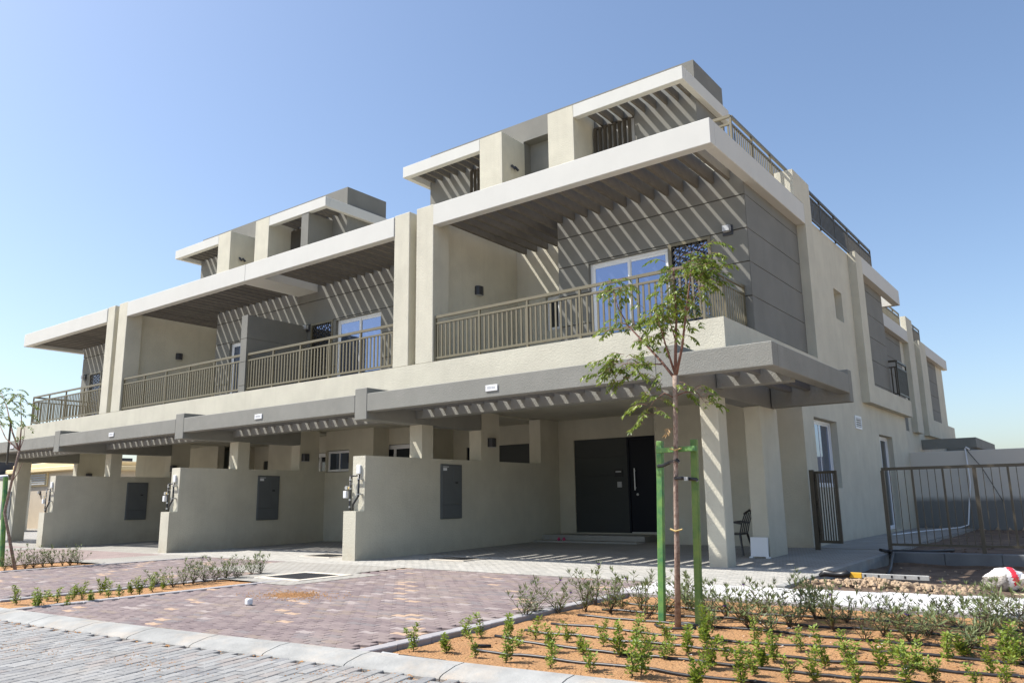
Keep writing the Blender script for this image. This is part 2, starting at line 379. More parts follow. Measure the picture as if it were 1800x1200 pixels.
# purple block driveways and their pavers
DR = [(-11.35, -5.52), (-18.15, -12.75), (-26.6, -20.0), (-34.6, -28.0)]
drive = link('driveway', None, (0, 0, 0)); props(drive, kind='structure')
b = MB()
for xa, xb in [(-60, -34.6)]+DR+[(-20.0, -18.15), (-28.0, -26.6)]:
    if (xa, xb) in ((-60, -34.6), (-20.0, -18.15), (-28.0, -26.6)): continue
    n = 8
    for i in range(n):
        p, q = xa+(xb-xa)*i/n, xa+(xb-xa)*(i+1)/n
        b.poly([(p, kb(p)-.02, -0.055), (q, kb(q)-.02, -0.055), (q, 11.4, -0.055), (p, 11.4, -0.055)], [(0, 1, 2, 3)], 'joint_sand')
b.build('bedding', drive)
LD, WDv = 0.224, 0.112; MH = []   # manhole areas left free
MHR = [(-12.75, -10.75, 8.25, 9.95)]
items = []
for i in range(-240, -20):
    for j in range(30, 110):
        x = (i + 0.5*(j % 2))*LD; y = j*WDv
        for q, (xa, xb) in enumerate(DR[:2]):
            lo = xa+0.12 if q else xa+0.12; hi = xb-0.13
            if lo < x < hi and kb(x)+0.07 < y < 11.36 and not (-12.85 < x < -10.65 and 8.15 < y < 10.05):
                u = (i+j) % 13
                if (i*1 + (j//2)*1) % 9 == 0 and rnd.random() < 0.28: mn = 5
                else: mn = rnd.choices([0, 1, 2, 3, 4, 6], [5, 4, 4, .9, 1.6, 2])[0]
                items.append((x, y, -0.03+rnd.uniform(-.0018, .0018), 0, 'drive_block_%d' % mn))
lay(drive, items, 'hex', LD-0.006, WDv-0.005, 0.03, 'driveway_block')
for xa, xb in DR[2:]:
    b = MB(); b.poly([(xa, kb(xa), -0.034), (xb, kb(xb), -0.034), (xb, 11.4, -0.034), (xa, 11.4, -0.034)], [(0, 1, 2, 3)], 'paving_purple'); b.build('driveway_surface', drive)
# edging rows
edge = link('driveway_edging', None, (0, 0, 0)); props(edge, kind='structure')
for q, xe in enumerate([-5.45, -11.42, -12.68, -18.22]):
    top = 10.3 if q == 0 else (8.35 if q in (1, 2) else 11.3); y = kb(xe)+0.02; yy = y
    while yy < top:
        xo = -0.03*(yy-4.9) if q == 0 else 0
        o = piece('edging_block', xe+xo-0.075, xe+xo+0.075, yy, yy+0.46, -0.16, -0.024, 'edge_block', edge, bevel=0.008); yy += 0.47
# light grey connecting apron between driveways and around the manhole
b = MB()
for (xa, xb, ya, yb) in [(-14.9, -11.30, 9.2, 11.4), (-12.8, -11.31, 8.2, 9.2), (-11.30, -10.62, 8.1, 10.1), (-20.0, -18.15, 8.9, 11.4), (-28, -26.6, 8.9, 11.4)]:
    b.poly([(xa, ya, -0.0255), (xb, ya, -0.0255), (xb, yb, -0.0255), (xa, yb, -0.0255)], [(0, 1, 2, 3)], 'paving_grey')
props(b.build('apron'), kind='structure')
# grey blocks of the front strip in the sun (Y 11.4 .. 14)
items = []
for i in range(0, 130):
    for j in range(0, 28):
        x = -4.1-(i+0.5*(j % 2))*0.204; y = 11.46+j*0.104
        if x > -21.5 and y < 14.2 and not (-12.6 < x < -11.05 and 13.0 < y < 14.1): items.append((x, y, ground_z(x, y)+0.006+rnd.uniform(-.001, .001), 0, 'path_block_%d' % rnd.randrange(3)))
lay(apron, items, 'rect', 0.197, 0.097, 0.02, 'paving_block')
# side path along the house, with its cast edge
b = MB(); b.poly([(-4.02, 11.5, -0.2), (-3.9, 11.5, -0.2), (-3.9, 19.0, -0.2), (-4.02, 19.0, -0.2), (-4.02, 11.5, 0.0), (-3.9, 11.5, 0.0), (-3.9, 19.0, 0.06), (-4.02, 19.0, 0.06)],
                 [(4, 5, 6, 7), (0, 1, 5, 4), (1, 2, 6, 5), (2, 3, 7, 6), (3, 0, 4, 7)], 'concrete_kerb')
props(b.build('path_edge'), kind='structure')
# white block walkway behind the flower bed
walk = link('walkway', None, (0, 0, 0)); props(walk, kind='structure')
b = MB(); b.poly([(-5.86, 10.02, -0.05), (12, 10.35, -0.05), (12, 13.1, -0.05), (-3.9, 11.7, -0.05), (-5.86, 11.42, -0.05)], [(0, 1, 2, 3, 4)], 'joint_sand')
b.build('bedding', walk)
items = []
for i in range(0, 95):
    for j in range(0, 16):
        x = -5.75+(i+0.5*(j % 2))*0.204; y = 10.1+0.018*(x+5.8)+j*0.104
        if y < 11.40+max(0, x+4.5)*0.12 and x < 12: items.append((x, y, -0.025+rnd.uniform(-.001, .001), 0, 'walk_block_%d' % rnd.randrange(3)))
lay(walk, items, 'rect', 0.199, 0.099, 0.02, 'walkway_block')
xx = -5.7
while xx < 9:
    yk = 9.98+0.018*(xx+5.8); piece('walkway_kerb_stone', xx, xx+0.98, yk-0.1, yk, -0.2, -0.018, 'edge_block', walk, bevel=0.01); xx += 0.99

# flower beds
def bedz(x, y): return -0.075+0.02*noise.noise(Vector((x*1.7, y*1.7, 0)))+0.012*noise.noise(Vector((x*6, y*6, 2)))
b = MB(); k = b.m('sand_orange'); nx, ny = 150, 60
for j in range(ny+1):
    for i in range(nx+1):
        x = -5.36+(14.0)*i/nx; ya = kb(x)+0.0; yb = 9.9+0.018*(x+5.8); t = j/ny; y = ya+(yb-ya)*t
        xl = -5.36-0.03*(y-4.9)
        if i == 0: x = xl
        b.v.append((x, y, bedz(x, y)+(0.02 if j in (0, ny) else 0)))
for j in range(ny):
    for i in range(nx): a = j*(nx+1)+i; b.f.append((a, a+1, a+nx+2, a+nx+1)); b.mi.append(k)
props(b.build('flower_bed_sand', smooth=True), kind='structure')
def small_bed(name, x0, x1, y1):
    b = MB(); k = b.m('sand_orange'); n = 24
    for j in range(n+1):
        for i in range(9):
            x = x0+(x1-x0)*i/8; y = kb(x)+(y1-kb(x))*j/n; b.v.append((x, y, -0.05+0.6*(bedz(x, y)+.075)))
    for j in range(n):
        for i in range(8): a = j*9+i; b.f.append((a, a+1, a+10, a+9)); b.mi.append(k)
    return props(b.build(name, smooth=True), kind='structure')
small_bed('flower_bed_sand', -12.6, -11.5, 8.8)
small_bed('flower_bed_sand', -20.0, -18.3, 8.85)
small_bed('flower_bed_sand', -28.0, -26.6, 8.85)
# bare garden soil behind the walkway, with a shallow trench
def soilz(x, y):
    z = -0.10+0.05*noise.noise(Vector((x*.9, y*.9, 5)))+0.03*noise.noise(Vector((x*3, y*3, 1)))
    if y > 18.0: z = 0.02+0.03*noise.noise(Vector((x*1.2, y*1.2, 5)))
    elif y > 14.6: z -= 0.07
    if y < 13.2 and x < -1.6: z += 0.05
    return z
grid_sheet('garden_soil', -3.92, 14, 11.55, 60, 90, 160, lambda x, y: soilz(x, y), 'soil_brown')
def heapz(x, y):
    t = min(1, max(0, (x+1.3+0.5*noise.noise(Vector((x*.8, y*.5, 9))))/0.7)); return soilz(x, y)-0.05+0.085*t+0.04*noise.noise(Vector((x*2, y*2, 3)))*t
grid_sheet('loose_sand', -1.9, 16, 12.1, 17.9, 110, 50, heapz, 'desert_sand')
grid_sheet('loose_sand', 1.2, 60, 18.4, 31.0, 80, 50, lambda x, y: soilz(x, y)-0.03+0.07*min(1, max(0, (x-1.6+noise.noise(Vector((x, y*.5, 9))))/0.7)), 'desert_sand')
b = MB()
b.box(-5.72, -3.9, 19.0, 31.0, -0.2, 0.065, 'paving_grey')
props(b.build('side_path'), kind='structure')

# ================================================================ HOUSES
UN = ['far left', 'second from the left', 'third from the left', 'corner']
labels = ['end townhouse at the far left of the row, its balcony turned to the left edge',
          'townhouse left of the grey balcony partition, sharing a long white fascia with its neighbour',
          'townhouse just right of the grey balcony partition, between two carport walls',
          'tall corner townhouse nearest on the right with side wall, green staked tree in front']
XB = [-37.4, -29.35, -21.1, -13.73, -5.49]
TH = [thing('townhouse', labels[i], 'house', ((XB[i]+XB[i+1])/2, 16, 0), 'townhouses of the terrace row') for i in range(4)]
P = {}
def part(u, name):
    if (u, name) not in P: P[(u, name)] = MB()
    return P[(u, name)]
def span(name, x0, x1, y0, y1, z0, z1, mn):      # a long member split between the houses it crosses
    for u in range(4):
        a = max(x0, XB[u] if u else -99); b_ = min(x1, XB[u+1] if u < 3 else 99)
        if b_ > a+1e-4: part(u, name).box(a, b_, y0, y1, z0, z1, mn)
def holed(mb, plane, c0, c1, a0, a1, z0, z1, holes, mn):
    """wall slab between c0,c1 across 'plane' axis; runs a0..a1; holes (h0,h1,zz0,zz1)"""
    as_ = sorted(set([a0, a1]+[v for h in holes for v in h[:2] if a0 < v < a1])); zs = sorted(set([z0, z1]+[v for h in holes for v in h[2:] if z0 < v < z1]))
    for p, q in zip(as_, as_[1:]):
        for zl, zh in zip(zs, zs[1:]):
            cx, cz = (p+q)/2, (zl+zh)/2
            if any(h[0] < cx < h[1] and h[2] < cz < h[3] for h in holes): continue
            if plane == 'Y': mb.box(p, q, c0, c1, zl, zh, mn)
            else: mb.box(c0, c1, p, q, zl, zh, mn)
YF, YW = 13.97, 16.28
FZ0, FZ1 = 8.15, 8.70
def window(root, kind, x0, x1, z0, z1, y, gl='glass_blue', n=2, t=0.07, track=0.05):
    """sliding window / door facing -Y, frame with panes as sub-parts"""
    b = MB(); d = 0.08
    b.box(x0, x1, y, y+d, z1-t, z1, 'white_frame'); b.box(x0, x1, y, y+d, z0, z0+t, 'white_frame')
    b.box(x0, x0+t, y, y+d, z0+t, z1-t, 'white_frame'); b.box(x1-t, x1, y, y+d, z0+t, z1-t, 'white_frame')
    w = (x1-x0-2*t)/n
    fr = b.build(kind, root, loc=(x0, y, z0), bevel=0.004)
    for i in range(n):
        xa = x0+t+w*i-(0.02 if i else 0); xb = x0+t+w*(i+1)+(0.02 if i < n-1 else 0); yo = y+0.012+0.03*(i % 2); s = 0.062 if z1-z0 > 1 else 0.032
        c = MB()
        c.box(xa, xb, yo, yo+0.028, z1-t-s, z1-t, 'white_frame'); c.box(xa, xb, yo, yo+0.028, z0+t, z0+t+s, 'white_frame')
        c.box(xa, xa+s, yo, yo+0.028, z0+t+s, z1-t-s, 'white_frame'); c.box(xb-s, xb, yo, yo+0.028, z0+t+s, z1-t-s, 'white_frame')
        c.build('sash', fr, loc=(xa, yo, z0))
        piece('pane', xa+s, xb-s, yo+0.010, yo+0.018, z0+t+s, z1-t-s, gl, fr)
    return fr
def windowX(root, kind, y0, y1, z0, z1, x, gl='glass_blue', n=2, t=0.06):
    b = MB(); d = 0.07
    b.box(x-d, x, y0, y1, z1-t, z1, 'white_frame'); b.box(x-d, x, y0, y1, z0, z0+t, 'white_frame')
    b.box(x-d, x, y0, y0+t, z0+t, z1-t, 'white_frame'); b.box(x-d, x, y1-t, y1, z0+t, z1-t, 'white_frame')
    fr = b.build(kind, root, loc=(x, y0, z0)); w = (y1-y0-2*t)/n
    for i in range(n):
        ya = y0+t+w*i; yb = ya+w; s = 0.05; c = MB(); xo = x-0.015-0.025*(i % 2)
        c.box(xo-.02, xo, ya, yb, z1-t-s, z1-t, 'white_frame'); c.box(xo-.02, xo, ya, yb, z0+t, z0+t+s, 'white_frame')
        c.box(xo-.02, xo, ya, ya+s, z0+t+s, z1-t-s, 'white_frame'); c.box(xo-.02, xo, yb-s, yb, z0+t+s, z1-t-s, 'white_frame')
        c.build('sash', fr, loc=(xo, ya, z0))
        piece('pane', xo-0.014, xo-0.008, ya+s, yb-s, z0+t+s, z1-t-s, gl, fr)
    return fr
def railing(root, pts, z0, z1, mid, mn='bronze_metal', gap=0.137, bw=0.042, post=1.37, name='balcony_railing'):
    """rail along a polyline of (x,y); balusters as sub-parts"""
    b = MB(); bal = []
    for (xa, ya), (xb, yb) in zip(pts, pts[1:]):
        L = math.hypot(xb-xa, yb-ya); ax = abs(xb-xa) > abs(yb-ya); h = 0.028
        def bar(za, zb, w):
            if ax: b.box(min(xa, xb), max(xa, xb), ya-w, ya+w, za, zb, mn)
            else: b.box(xa-w, xa+w, min(ya, yb)+w, max(ya, yb), za, zb, mn)
        bar(z1-0.065, z1, 0.03); bar(mid-0.045, mid, 0.022); bar(z0, z0+0.05, 0.022)
        n = int(L/gap); 
        for i in range(n+1):
            t = (i+0.5)/(n+1); bal.append((xa+(xb-xa)*t, ya+(yb-ya)*t, ax))
        k = max(1, round(L/post))
        for i in range(0 if (xa, ya) == pts[0] else 1, k+1):
            t = i/k; x = xa+(xb-xa)*t; y = ya+(yb-ya)*t
            b.box(x-.024, x+.024, y-.024, y+.024, z0-0.06, z1-0.065, mn)
    rl = b.build(name, root, loc=(pts[0][0], pts[0][1], z0))
    for x, y, ax in bal:
        w, d = (bw/2, 0.012) if ax else (0.012, bw/2)
        piece('baluster', x-w, x+w, y-d, y+d, z0+0.05, mid-0.045, mn, rl)
    return rl
def grille(root, x0, x1, z0, z1, y):
    """laser-cut metal screen in front of a bathroom window"""
    b = MB(); t = 0.07
    for a, c, e, f in ((x0, x1, z1-t, z1), (x0, x1, z0, z0+t)): b.box(a, c, y-0.05, y, e, f, 'bronze_metal')
    for a, c in ((x0, x0+t), (x1-t, x1)): b.box(a, c, y-0.05, y, z0+t, z1-t, 'bronze_metal')
    fr = b.build('screen_frame', root, loc=(x0, y, z0))
    c = MB(); rr = 0.15; cols = int((x1-x0-2*t)/rr)+1; rows = int((z1-z0-2*t)/(rr))+1
    for i in range(cols+1):
        for j in range(rows+1):
            cx = x0+t+i*rr*1.0; cz = z0+t+j*rr*1.0+(rr/2 if i % 2 else 0); prev = None
            for s_ in range(7):
                a = math.pi*s_/6; px = cx+rr*math.cos(a); pz = cz-rr*0.75+rr*math.sin(a)*1.15
                px = min(max(px, x0+t), x1-t); pz = min(max(pz, z0+t), z1-t)
                if prev and (abs(px-prev[0])+abs(pz-prev[1]) > 1e-4):
                    dx, dz = px-prev[0], pz-prev[1]; l = math.hypot(dx, dz); nx_, nz_ = -dz/l*0.012, dx/l*0.012
                    q = [(prev[0]-nx_, prev[1]-nz_), (px-nx_, pz-nz_), (px+nx_, pz+nz_), (prev[0]+nx_, prev[1]+nz_)]
                    c.poly([(u, y-0.032, v) for u, v in q]+[(u, y-0.024, v) for u, v in q], [(0, 1, 2, 3), (7, 6, 5, 4), (0, 4, 5, 1), (1, 5, 6, 2), (2, 6, 7, 3), (3, 7, 4, 0)], 'dark_bronze')
                prev = (px, pz)
    c.build('screen_mesh', fr, loc=(x0, y, z0))
    piece('pane', x0+t, x1-t, y+0.03, y+0.04, z0+t, z1-t, 'glass_blue', fr)
# ---- cladding: grey rendered wall split by recessed grooves into bands
GZ = [4.62, 4.75, 5.53, 6.31, 7.08, 7.865, 8.58]
def cladY(u, x0, x1, y, holes=()):
    w = part(u, 'upper_wall'); holed(w, 'Y', y+0.05, y+0.3, x0, x1, 4.6, 8.6, holes, 'dark_grey_render')
    wall = ('clad', u)
    for za, zb in zip(GZ, GZ[1:]):
        za_, zb_ = za+0.013, zb-0.013
        hs = [h for h in holes if h[2] < zb_ and h[3] > za_]
        segs = [(x0, x1)]
        for h in hs:
            ns = []
            for a, b_ in segs:
                if h[1] <= a or h[0] >= b_: ns.append((a, b_)); continue
                if h[0] > a: ns.append((a, h[0]))
                if h[1] < b_: ns.append((h[1], b_))
                if h[2] > za_: PEND.append((u, max(a, h[0]), min(b_, h[1]), y, y+0.05, za_, h[2], 'dark_grey_render'))
                if h[3] < zb_: PEND.append((u, max(a, h[0]), min(b_, h[1]), y, y+0.05, h[3], zb_, 'dark_grey_render'))
            segs = ns
        for a, b_ in segs: PEND.append((u, a, b_, y, y+0.05, za_, zb_, 'dark_grey_render'))
PEND = []
FIN = []      # (function) run after wall parts exist
# ---- ground floor of the row -------------------------------------------------
HC = 3.65
for u in range(4):
    x0, x1 = XB[u], XB[u+1]
# back wall (door part) Y 20.3 and living part Y 19.1
def gf_unit(u, xl, xr, door_left, wins=(), deep_left=True):
    w = part(u, 'ground_wall')
    if deep_left:     # entrance bay on the left (corner house)
        xs_ = -9.65
        dh = (xl+0.1+0.5, -10.25, 0.2, 3.0)
        holed(w, 'Y', 20.3, 20.6, xl, xs_-0.0, -0.1, HC, [(-13.0, -10.27, 0.27, 3.0)], 'beige_render')
        holed(w, 'Y', 19.1, 19.4, xs_, xr-0.3, -0.1, HC, [], 'beige_render')
        w.box(xs_, xs_+0.3, 19.4, 20.6, -0.1, HC, 'beige_render')
gf_unit(3, -13.56, -5.72, True)
# units 2 and 1,0 : living bay on the left with windows, entrance bay on the right
w = part(2, 'ground_wall')
holed(w, 'Y', 19.1, 19.4, -23.6+2.28, -18.1, -0.1, HC, [(-21.2, -20.45, 1.2, 2.98)], 'beige_render') if False else None
holed(w, 'Y', 17.6, 17.9, -21.32, -18.97, -0.1, HC, [(-21.28, -20.13, 2.24, 2.97)], 'beige_render')
holed(w, 'Y', 18.3, 18.6, -19.9, -17.9, -0.1, HC, [(-19.68, -17.98, 0.95, 3.09)], 'beige_render')
w.box(-19.27, -18.97, 17.9, 18.3, -0.1, HC, 'beige_render'); w.box(-18.2, -17.9, 18.6, 19.1, -0.1, HC, 'beige_render')
holed(w, 'Y', 20.3, 20.6, -17.9, -13.97, -0.1, HC, [(-17.3, -14.3, 0.27, 3.0)], 'beige_render')
w.box(-18.15, -17.9, 19.1, 20.6, -0.1, HC, 'beige_render')
w = part(1, 'ground_wall')
holed(w, 'Y', 20.3, 20.6, -29.25, -26.2, -0.1, HC, [(-28.6, -26.4, 0.27, 3.0)], 'beige_render')
holed(w, 'Y', 18.8, 19.1, -26.2, -21.75, -0.1, HC, [(-23.9, -22.55, 0.95, 3.03)], 'beige_render')
w.box(-26.2, -25.95, 19.1, 20.6, -0.1, HC, 'beige_render')
w = part(0, 'ground_wall')
holed(w, 'Y', 18.8, 19.1, -36.3, -29.65, -0.1, HC, [], 'beige_render')
w.box(-36.3, -36.0, 19.1, 24, -0.1, HC, 'beige_render')
part(0, 'end_wall').box(-37.4, -37.02, 16.50, 17.74, -0.3, HC, 'beige_render')
# solid cores keep the houses light-tight
for u, (a, b_) in enumerate([(-33.9, -29.35), (-29.35, -21.1), (-21.1, -13.73), (-13.73, -5.95)]):
    part(u, 'ground_wall').box(a, b_, 20.75, 24.9, -0.1, 8.4, 'beige_render')
    part(u, 'ground_wall').box(a, b_, 19.2 if u in () else 20.62, 20.75, HC, 8.3, 'beige_render')
# floor slab over the carports, balcony upstand
for u, (a, b_) in enumerate([(-37.3, -29.35), (-29.35, -21.1), (-21.1, -13.73), (-13.73, -5.49)]):
    s_ = part(u, 'balcony_slab')
    s_.box(a, b_, YF, YF+0.17, 4.02, 4.61, 'beige_render')        # parapet face
    s_.box(a, min(b_, -5.72) if u == 3 else b_, YF+0.17, 20.62, HC+0.01, 4.56, 'beige_render')
    part(u, 'transfer_beam').box(a if u else -37.0, min(b_, -5.72) if u == 3 else b_, YF+0.012, YF+0.34, 3.25, HC+0.01, 'grey_render')
    part(u, 'transfer_beam').box(a if u else -37.0, b_ if u < 3 else -5.72, YF+0.012, YF+0.165, HC+0.01, 4.02, 'grey_render')
s_ = part(3, 'balcony_slab'); s_.box(-5.66, -5.49, YF+0.17, 16.6, 4.02, 4.61, 'beige_render')
s_.box(-5.72, -5.49, 16.6, 20.0, 4.02, 4.61, 'beige_render')
# party pillars upstairs
for u, (a, b_) in ((3, (-13.6, -13.0)), (2, (-14.41, -13.85)), (1, (-29.15, -28.5)), (0, (-30.02, -29.46))):
    part(u, 'pillar').box(a, b_, YF, YF+0.6, 4.61, 8.73, 'beige_render')
# recess strip between twin pillars
part(2, 'pillar').box(-13.85, -13.73, YF+0.30, YF+0.6, 4.02, 8.6, 'beige_render'); part(3, 'pillar').box(-13.73, -13.6, YF+0.30, YF+0.6, 4.02, 8.6, 'beige_render')
part(0, 'pillar').box(-29.46, -29.35, YF+0.30, YF+0.6, 4.02, 8.6, 'beige_render'); part(1, 'pillar').box(-29.35, -29.15, YF+0.30, YF+0.6, 4.02, 8.6, 'beige_render')
# ---- upper floor, type B (beige recess on the left): houses 3 and 1 ; type A: houses 2 and 0
def upper_B(u, dx, xr):
    w = part(u, 'upper_wall')
    w.box(-13.73+dx+0.0, -13.2+dx, YF+0.6, 17.8, 4.56, 8.6, 'beige_render')
    holed(w, 'Y', 17.8, 18.1, -13.73+dx, -10.73+dx, 4.56, 8.6, [(-12.2+dx, -11.75+dx, 5.9, 6.9)], 'beige_render')
    w.box(-10.73+dx, -10.43+dx, YW+0.3, 18.1, 4.56, 8.6, 'dark_grey_render')
    door = (-9.83+dx, -7.65+dx, 4.75, 7.04); gr = (-7.62+dx, -6.58+dx, 4.75, 7.07)
    hs = [door, gr] if xr > gr[1] else [door]
    cladY(u, -10.73+dx, xr, YW, hs)
    part(u, 'upper_wall').box(-10.43+dx, xr-0.2, YW+0.35, 20.62, 8.35, 8.6, 'beige_render')
    part(u, 'upper_wall').box(-13.73+dx, -10.43+dx, 18.1, 20.62, 8.35, 8.6, 'beige_render')
    def fin(u=u, dx=dx, gr=gr, door=door, ok=(xr > gr[1])):
        window(TH[u], 'balcony_door', door[0], door[1], door[2], door[3], YW+0.1)
        window(TH[u], 'small_window', -12.2+dx, -11.75+dx, 5.9, 6.9, 17.9, n=1, gl='glass_dark')
        if ok: grille(TH[u], gr[0], gr[1], gr[2], gr[3], YW+0.03)
    FIN.append(fin)
upper_B(3, 0, -5.73); upper_B(1, -15.5, -21.1)
def upper_A(u, dx, xl):
    door = (-19.42+dx, -17.33+dx, 4.75, 7.03); gr = (-20.66+dx, -19.56+dx, 4.75, 7.09)
    cladY(u, xl, -13.9+dx, YW, [door, gr])
    part(u, 'upper_wall').box(xl+0.2, -13.9+dx, YW+0.35, 20.62, 8.35, 8.6, 'beige_render')
    part(u, 'upper_wall').box(-14.05+dx, -13.75+dx, YF+0.6, YW, 4.56, 8.6, 'beige_render')
    def fin():
        window(TH[u], 'balcony_door', door[0], door[1], door[2], door[3], YW+0.1)
        grille(TH[u], gr[0], gr[1], gr[2], gr[3], YW+0.03)
    FIN.append(fin)
upper_A(2, 0, -21.1); upper_A(0, -15.5, -36.94)
part(0, 'upper_end_wall').box(-36.94, -36.64, YW+0.3, 24, 4.6, 8.6, 'dark_grey_render')
# divider between the two middle balconies
for u, a, b_ in ((1, -21.17, -21.1), (2, -21.1, -20.86)): pass
dv = part(2, 'balcony_partition')
for za, zb in ((4.61, 4.80), (4.815, 5.54), (5.555, 6.28), (6.295, 7.03)): dv.box(-21.17, -20.86, YF+0.01, YW-0.005, za, zb, 'dark_grey_render')
dv.box(-21.155, -20.875, YF+0.03, YW-0.02, 4.62, 7.0, 'dark_grey_render')
# fascias
for (a, b_) in ((-13.0, -5.49), (-28.5, -14.41), (-37.5, -30.02)):
    span('fascia', a, b_, YF-0.02, YF+0.22, FZ0, FZ1, 'white_render')
part(3, 'fascia').box(-5.73, -5.49, YF+0.22, 20.0, FZ0, FZ1, 'white_render')
part(0, 'fascia').box(-37.5, -37.26, YF+0.22, 19.2, FZ0, FZ1, 'white_render')
part(0, 'fascia').box(-37.26, -36.95, 16.4, 19.2, FZ0, FZ1, 'white_render')
# soffit beam over the partition
part(1, 'soffit_beam').box(-21.42, -21.1, YF+0.22, YW-0.002, FZ0+0.003, 8.62, 'white_render'); part(2, 'soffit_beam').box(-21.1, -20.40, YF+0.22, YW-0.002, FZ0+0.003, 8.62, 'white_render')
# pergola slats over the balconies
def slats(u, xa, xb, y0, y1f, z0, z1, mn, w=0.075, pitch=0.378, name='slat', first=None, pg='pergola'):
    x = first if first is not None else xb-0.15
    b = MB(); b.box(xa, xb, y0, y0+0.03, z0+0.03, z1-0.02, mn); rt = b.build(pg, TH[u], loc=(xa, y0, z0))
    while x-w > xa:
        y1 = y1f(x) if callable(y1f) else y1f
        piece(name, x-w, x, y0, y1, z0, z1, mn, rt); x -= pitch
    return rt
FIN.append(lambda: slats(3, -13.2, -5.73, YF+0.22, lambda x: 17.79 if x < -10.73 else YW-0.005, 8.29, 8.60, 'slat_brown', w=0.09, first=-6.02))
FIN.append(lambda: slats(2, -20.40, -14.05, YF+0.22, YW-0.005, 8.29, 8.60, 'slat_brown', w=0.09, first=-14.3))
FIN.append(lambda: slats(1, -28.5, -21.42, YF+0.22, lambda x: 17.79 if x < -26.23 else YW-0.005, 8.29, 8.60, 'slat_brown', w=0.09, first=-21.6))
FIN.append(lambda: slats(0, -37.26, -29.6, YF+0.22, YW-0.005, 8.29, 8.60, 'slat_brown', w=0.09, first=-29.9))
# first wide slat next to the side fascia of the corner house
# ---- carport ring: front beam, cross beams, slats
CB = [(-37.42, -37.0), (-29.66, -29.25), (-21.76, -21.32), (-13.975, -13.56), (-6.15, -5.745)]
for i, (a, b_) in enumerate(CB):
    u = max(0, min(3, i-1)) if i < 4 else 3
    mb = part([0, 0, 1, 2, 3][i], 'cross_beam#%d' % i); mb.box(a, b_, 12.35, YF+0.01, 3.12, 3.86, 'grey_render'); mb.box(a, b_, YF+0.01, 16.55 if i < 4 else 17.2, 3.12, HC+0.008, 'grey_render')
SEG = [(-37.0, -29.66), (-29.25, -21.76), (-21.32, -13.975), (-13.56, -6.15)]
for u, (a, b_) in enumerate(SEG): part(u, 'carport_beam').box(a, b_, 12.352, 12.60, 3.30, 3.72, 'grey_render')
cbm = part(3, 'carport_beam'); cbm.box(-5.745, -4.08, 12.352, 12.60, 3.30, 3.70, 'grey_render'); cbm.box(-4.33, -4.08, 12.60, 16.95, 3.30, 3.70, 'grey_render')
cbm.box(-5.72, -4.08, 16.95, 17.2, 3.13, 3.80, 'grey_render')
cbm.box(-5.745, -4.33, YF+0.012, YF+0.25, 3.25, 3.62, 'grey_render')
part(0, 'carport_beam').box(-41.5, -37.42, 12.352, 12.60, 3.30, 3.72, 'grey_render')
def cs(u, a, b_, y0, y1, first=None): return slats(u, a, b_, y0, y1, 3.43, 3.68, 'slat_grey', w=0.125, pitch=0.39, first=first, pg='carport_pergola', name='slat')
for u, (a, b_) in enumerate(SEG): FIN.append(lambda u=u, a=a, b_=b_: cs(u, a, b_, 12.60, YF+0.01))
FIN.append(lambda: cs(3, -5.745, -4.33, 12.60, YF+0.01)); FIN.append(lambda: cs(3, -5.70, -4.33, YF+0.25, 16.95))
FIN.append(lambda: cs(0, -41.4, -37.42, 12.60, YF+0.01))
# columns
c_ = part(3, 'column'); c_.box(-6.11, -5.75, 14.02, 14.42, -0.1, 3.12, 'beige_render')
c_ = part(3, 'rear_column'); c_.box(-6.09, -5.735, 16.24, 17.3, -0.1, 3.12, 'beige_render')
part(0, 'column').box(-37.4, -37.02, 14.1, 14.6, -0.3, 3.12, 'beige_render')
# carport ceilings
for u, (a, b_) in enumerate([(-37.0, -29.66), (-29.25, -21.76), (-21.32, -13.97), (-13.56, -5.75)]):
    part(u, 'carport_ceiling').box(a, b_, YF+0.34, 20.6, HC-0.03, HC+0.005, 'beige_render')
# entrance steps
part(3, 'entrance_step').box(-13.55, -10.2, 19.3, 20.35, -0.1, 0.235, 'path_block_0'); part(3, 'entrance_step').box(-13.55, -10.2, 18.85, 19.3, -0.1, 0.10, 'path_block_0')
part(2, 'entrance_step').box(-17.9, -13.97, 19.3, 20.35, -0.1, 0.20, 'path_block_0')
# ---- side elevation of the corner house (X = -5.72 / -5.49)
sw = part(3, 'side_wall'); XI, XO = -5.72, -5.49
holed(sw, 'X', XI-0.3, XI, 19.1, 25.1, -0.1, 4.02, [(19.98, 22.02, 0.1 if False else 1.43, 3.17), (26.84, 28.8, 0.15, 3.12)], 'beige_render')
holed(sw, 'X', XI-0.3, XI, 25.1, 31.2, -0.1, 4.02, [(26.84, 28.7, 0.15, 3.12)], 'beige_render')
holed(sw, 'X', XI-0.3, XI, 20.0, 25.1, 4.02, 8.64, [(23.05, 23.9, 6.22, 7.12)], 'beige_render')
sw.box(XI, XO, 20.0, 20.62, 4.61, 9.42, 'beige_render'); sw.box(XI, XO, 19.26, 20.0, 8.70, 9.42, 'beige_render'); sw.box(XI-0.4, XI, 19.26, 20.62, 8.64, 9.42, 'beige_render')
sw.box(XI, XO, 20.0, 20.62, 4.02, 4.61, 'beige_render')
# grey bands on the side
for za, zb in zip(GZ, GZ[1:]): PEND.append((3, XI-0.02, XI, 16.302, 19.995, za+0.009, zb-0.009, 'dark_grey_render'))
part(3, 'upper_wall').box(XI-0.3, XI-0.02, YW+0.3, 20.0, 4.6, 8.6, 'dark_grey_render')
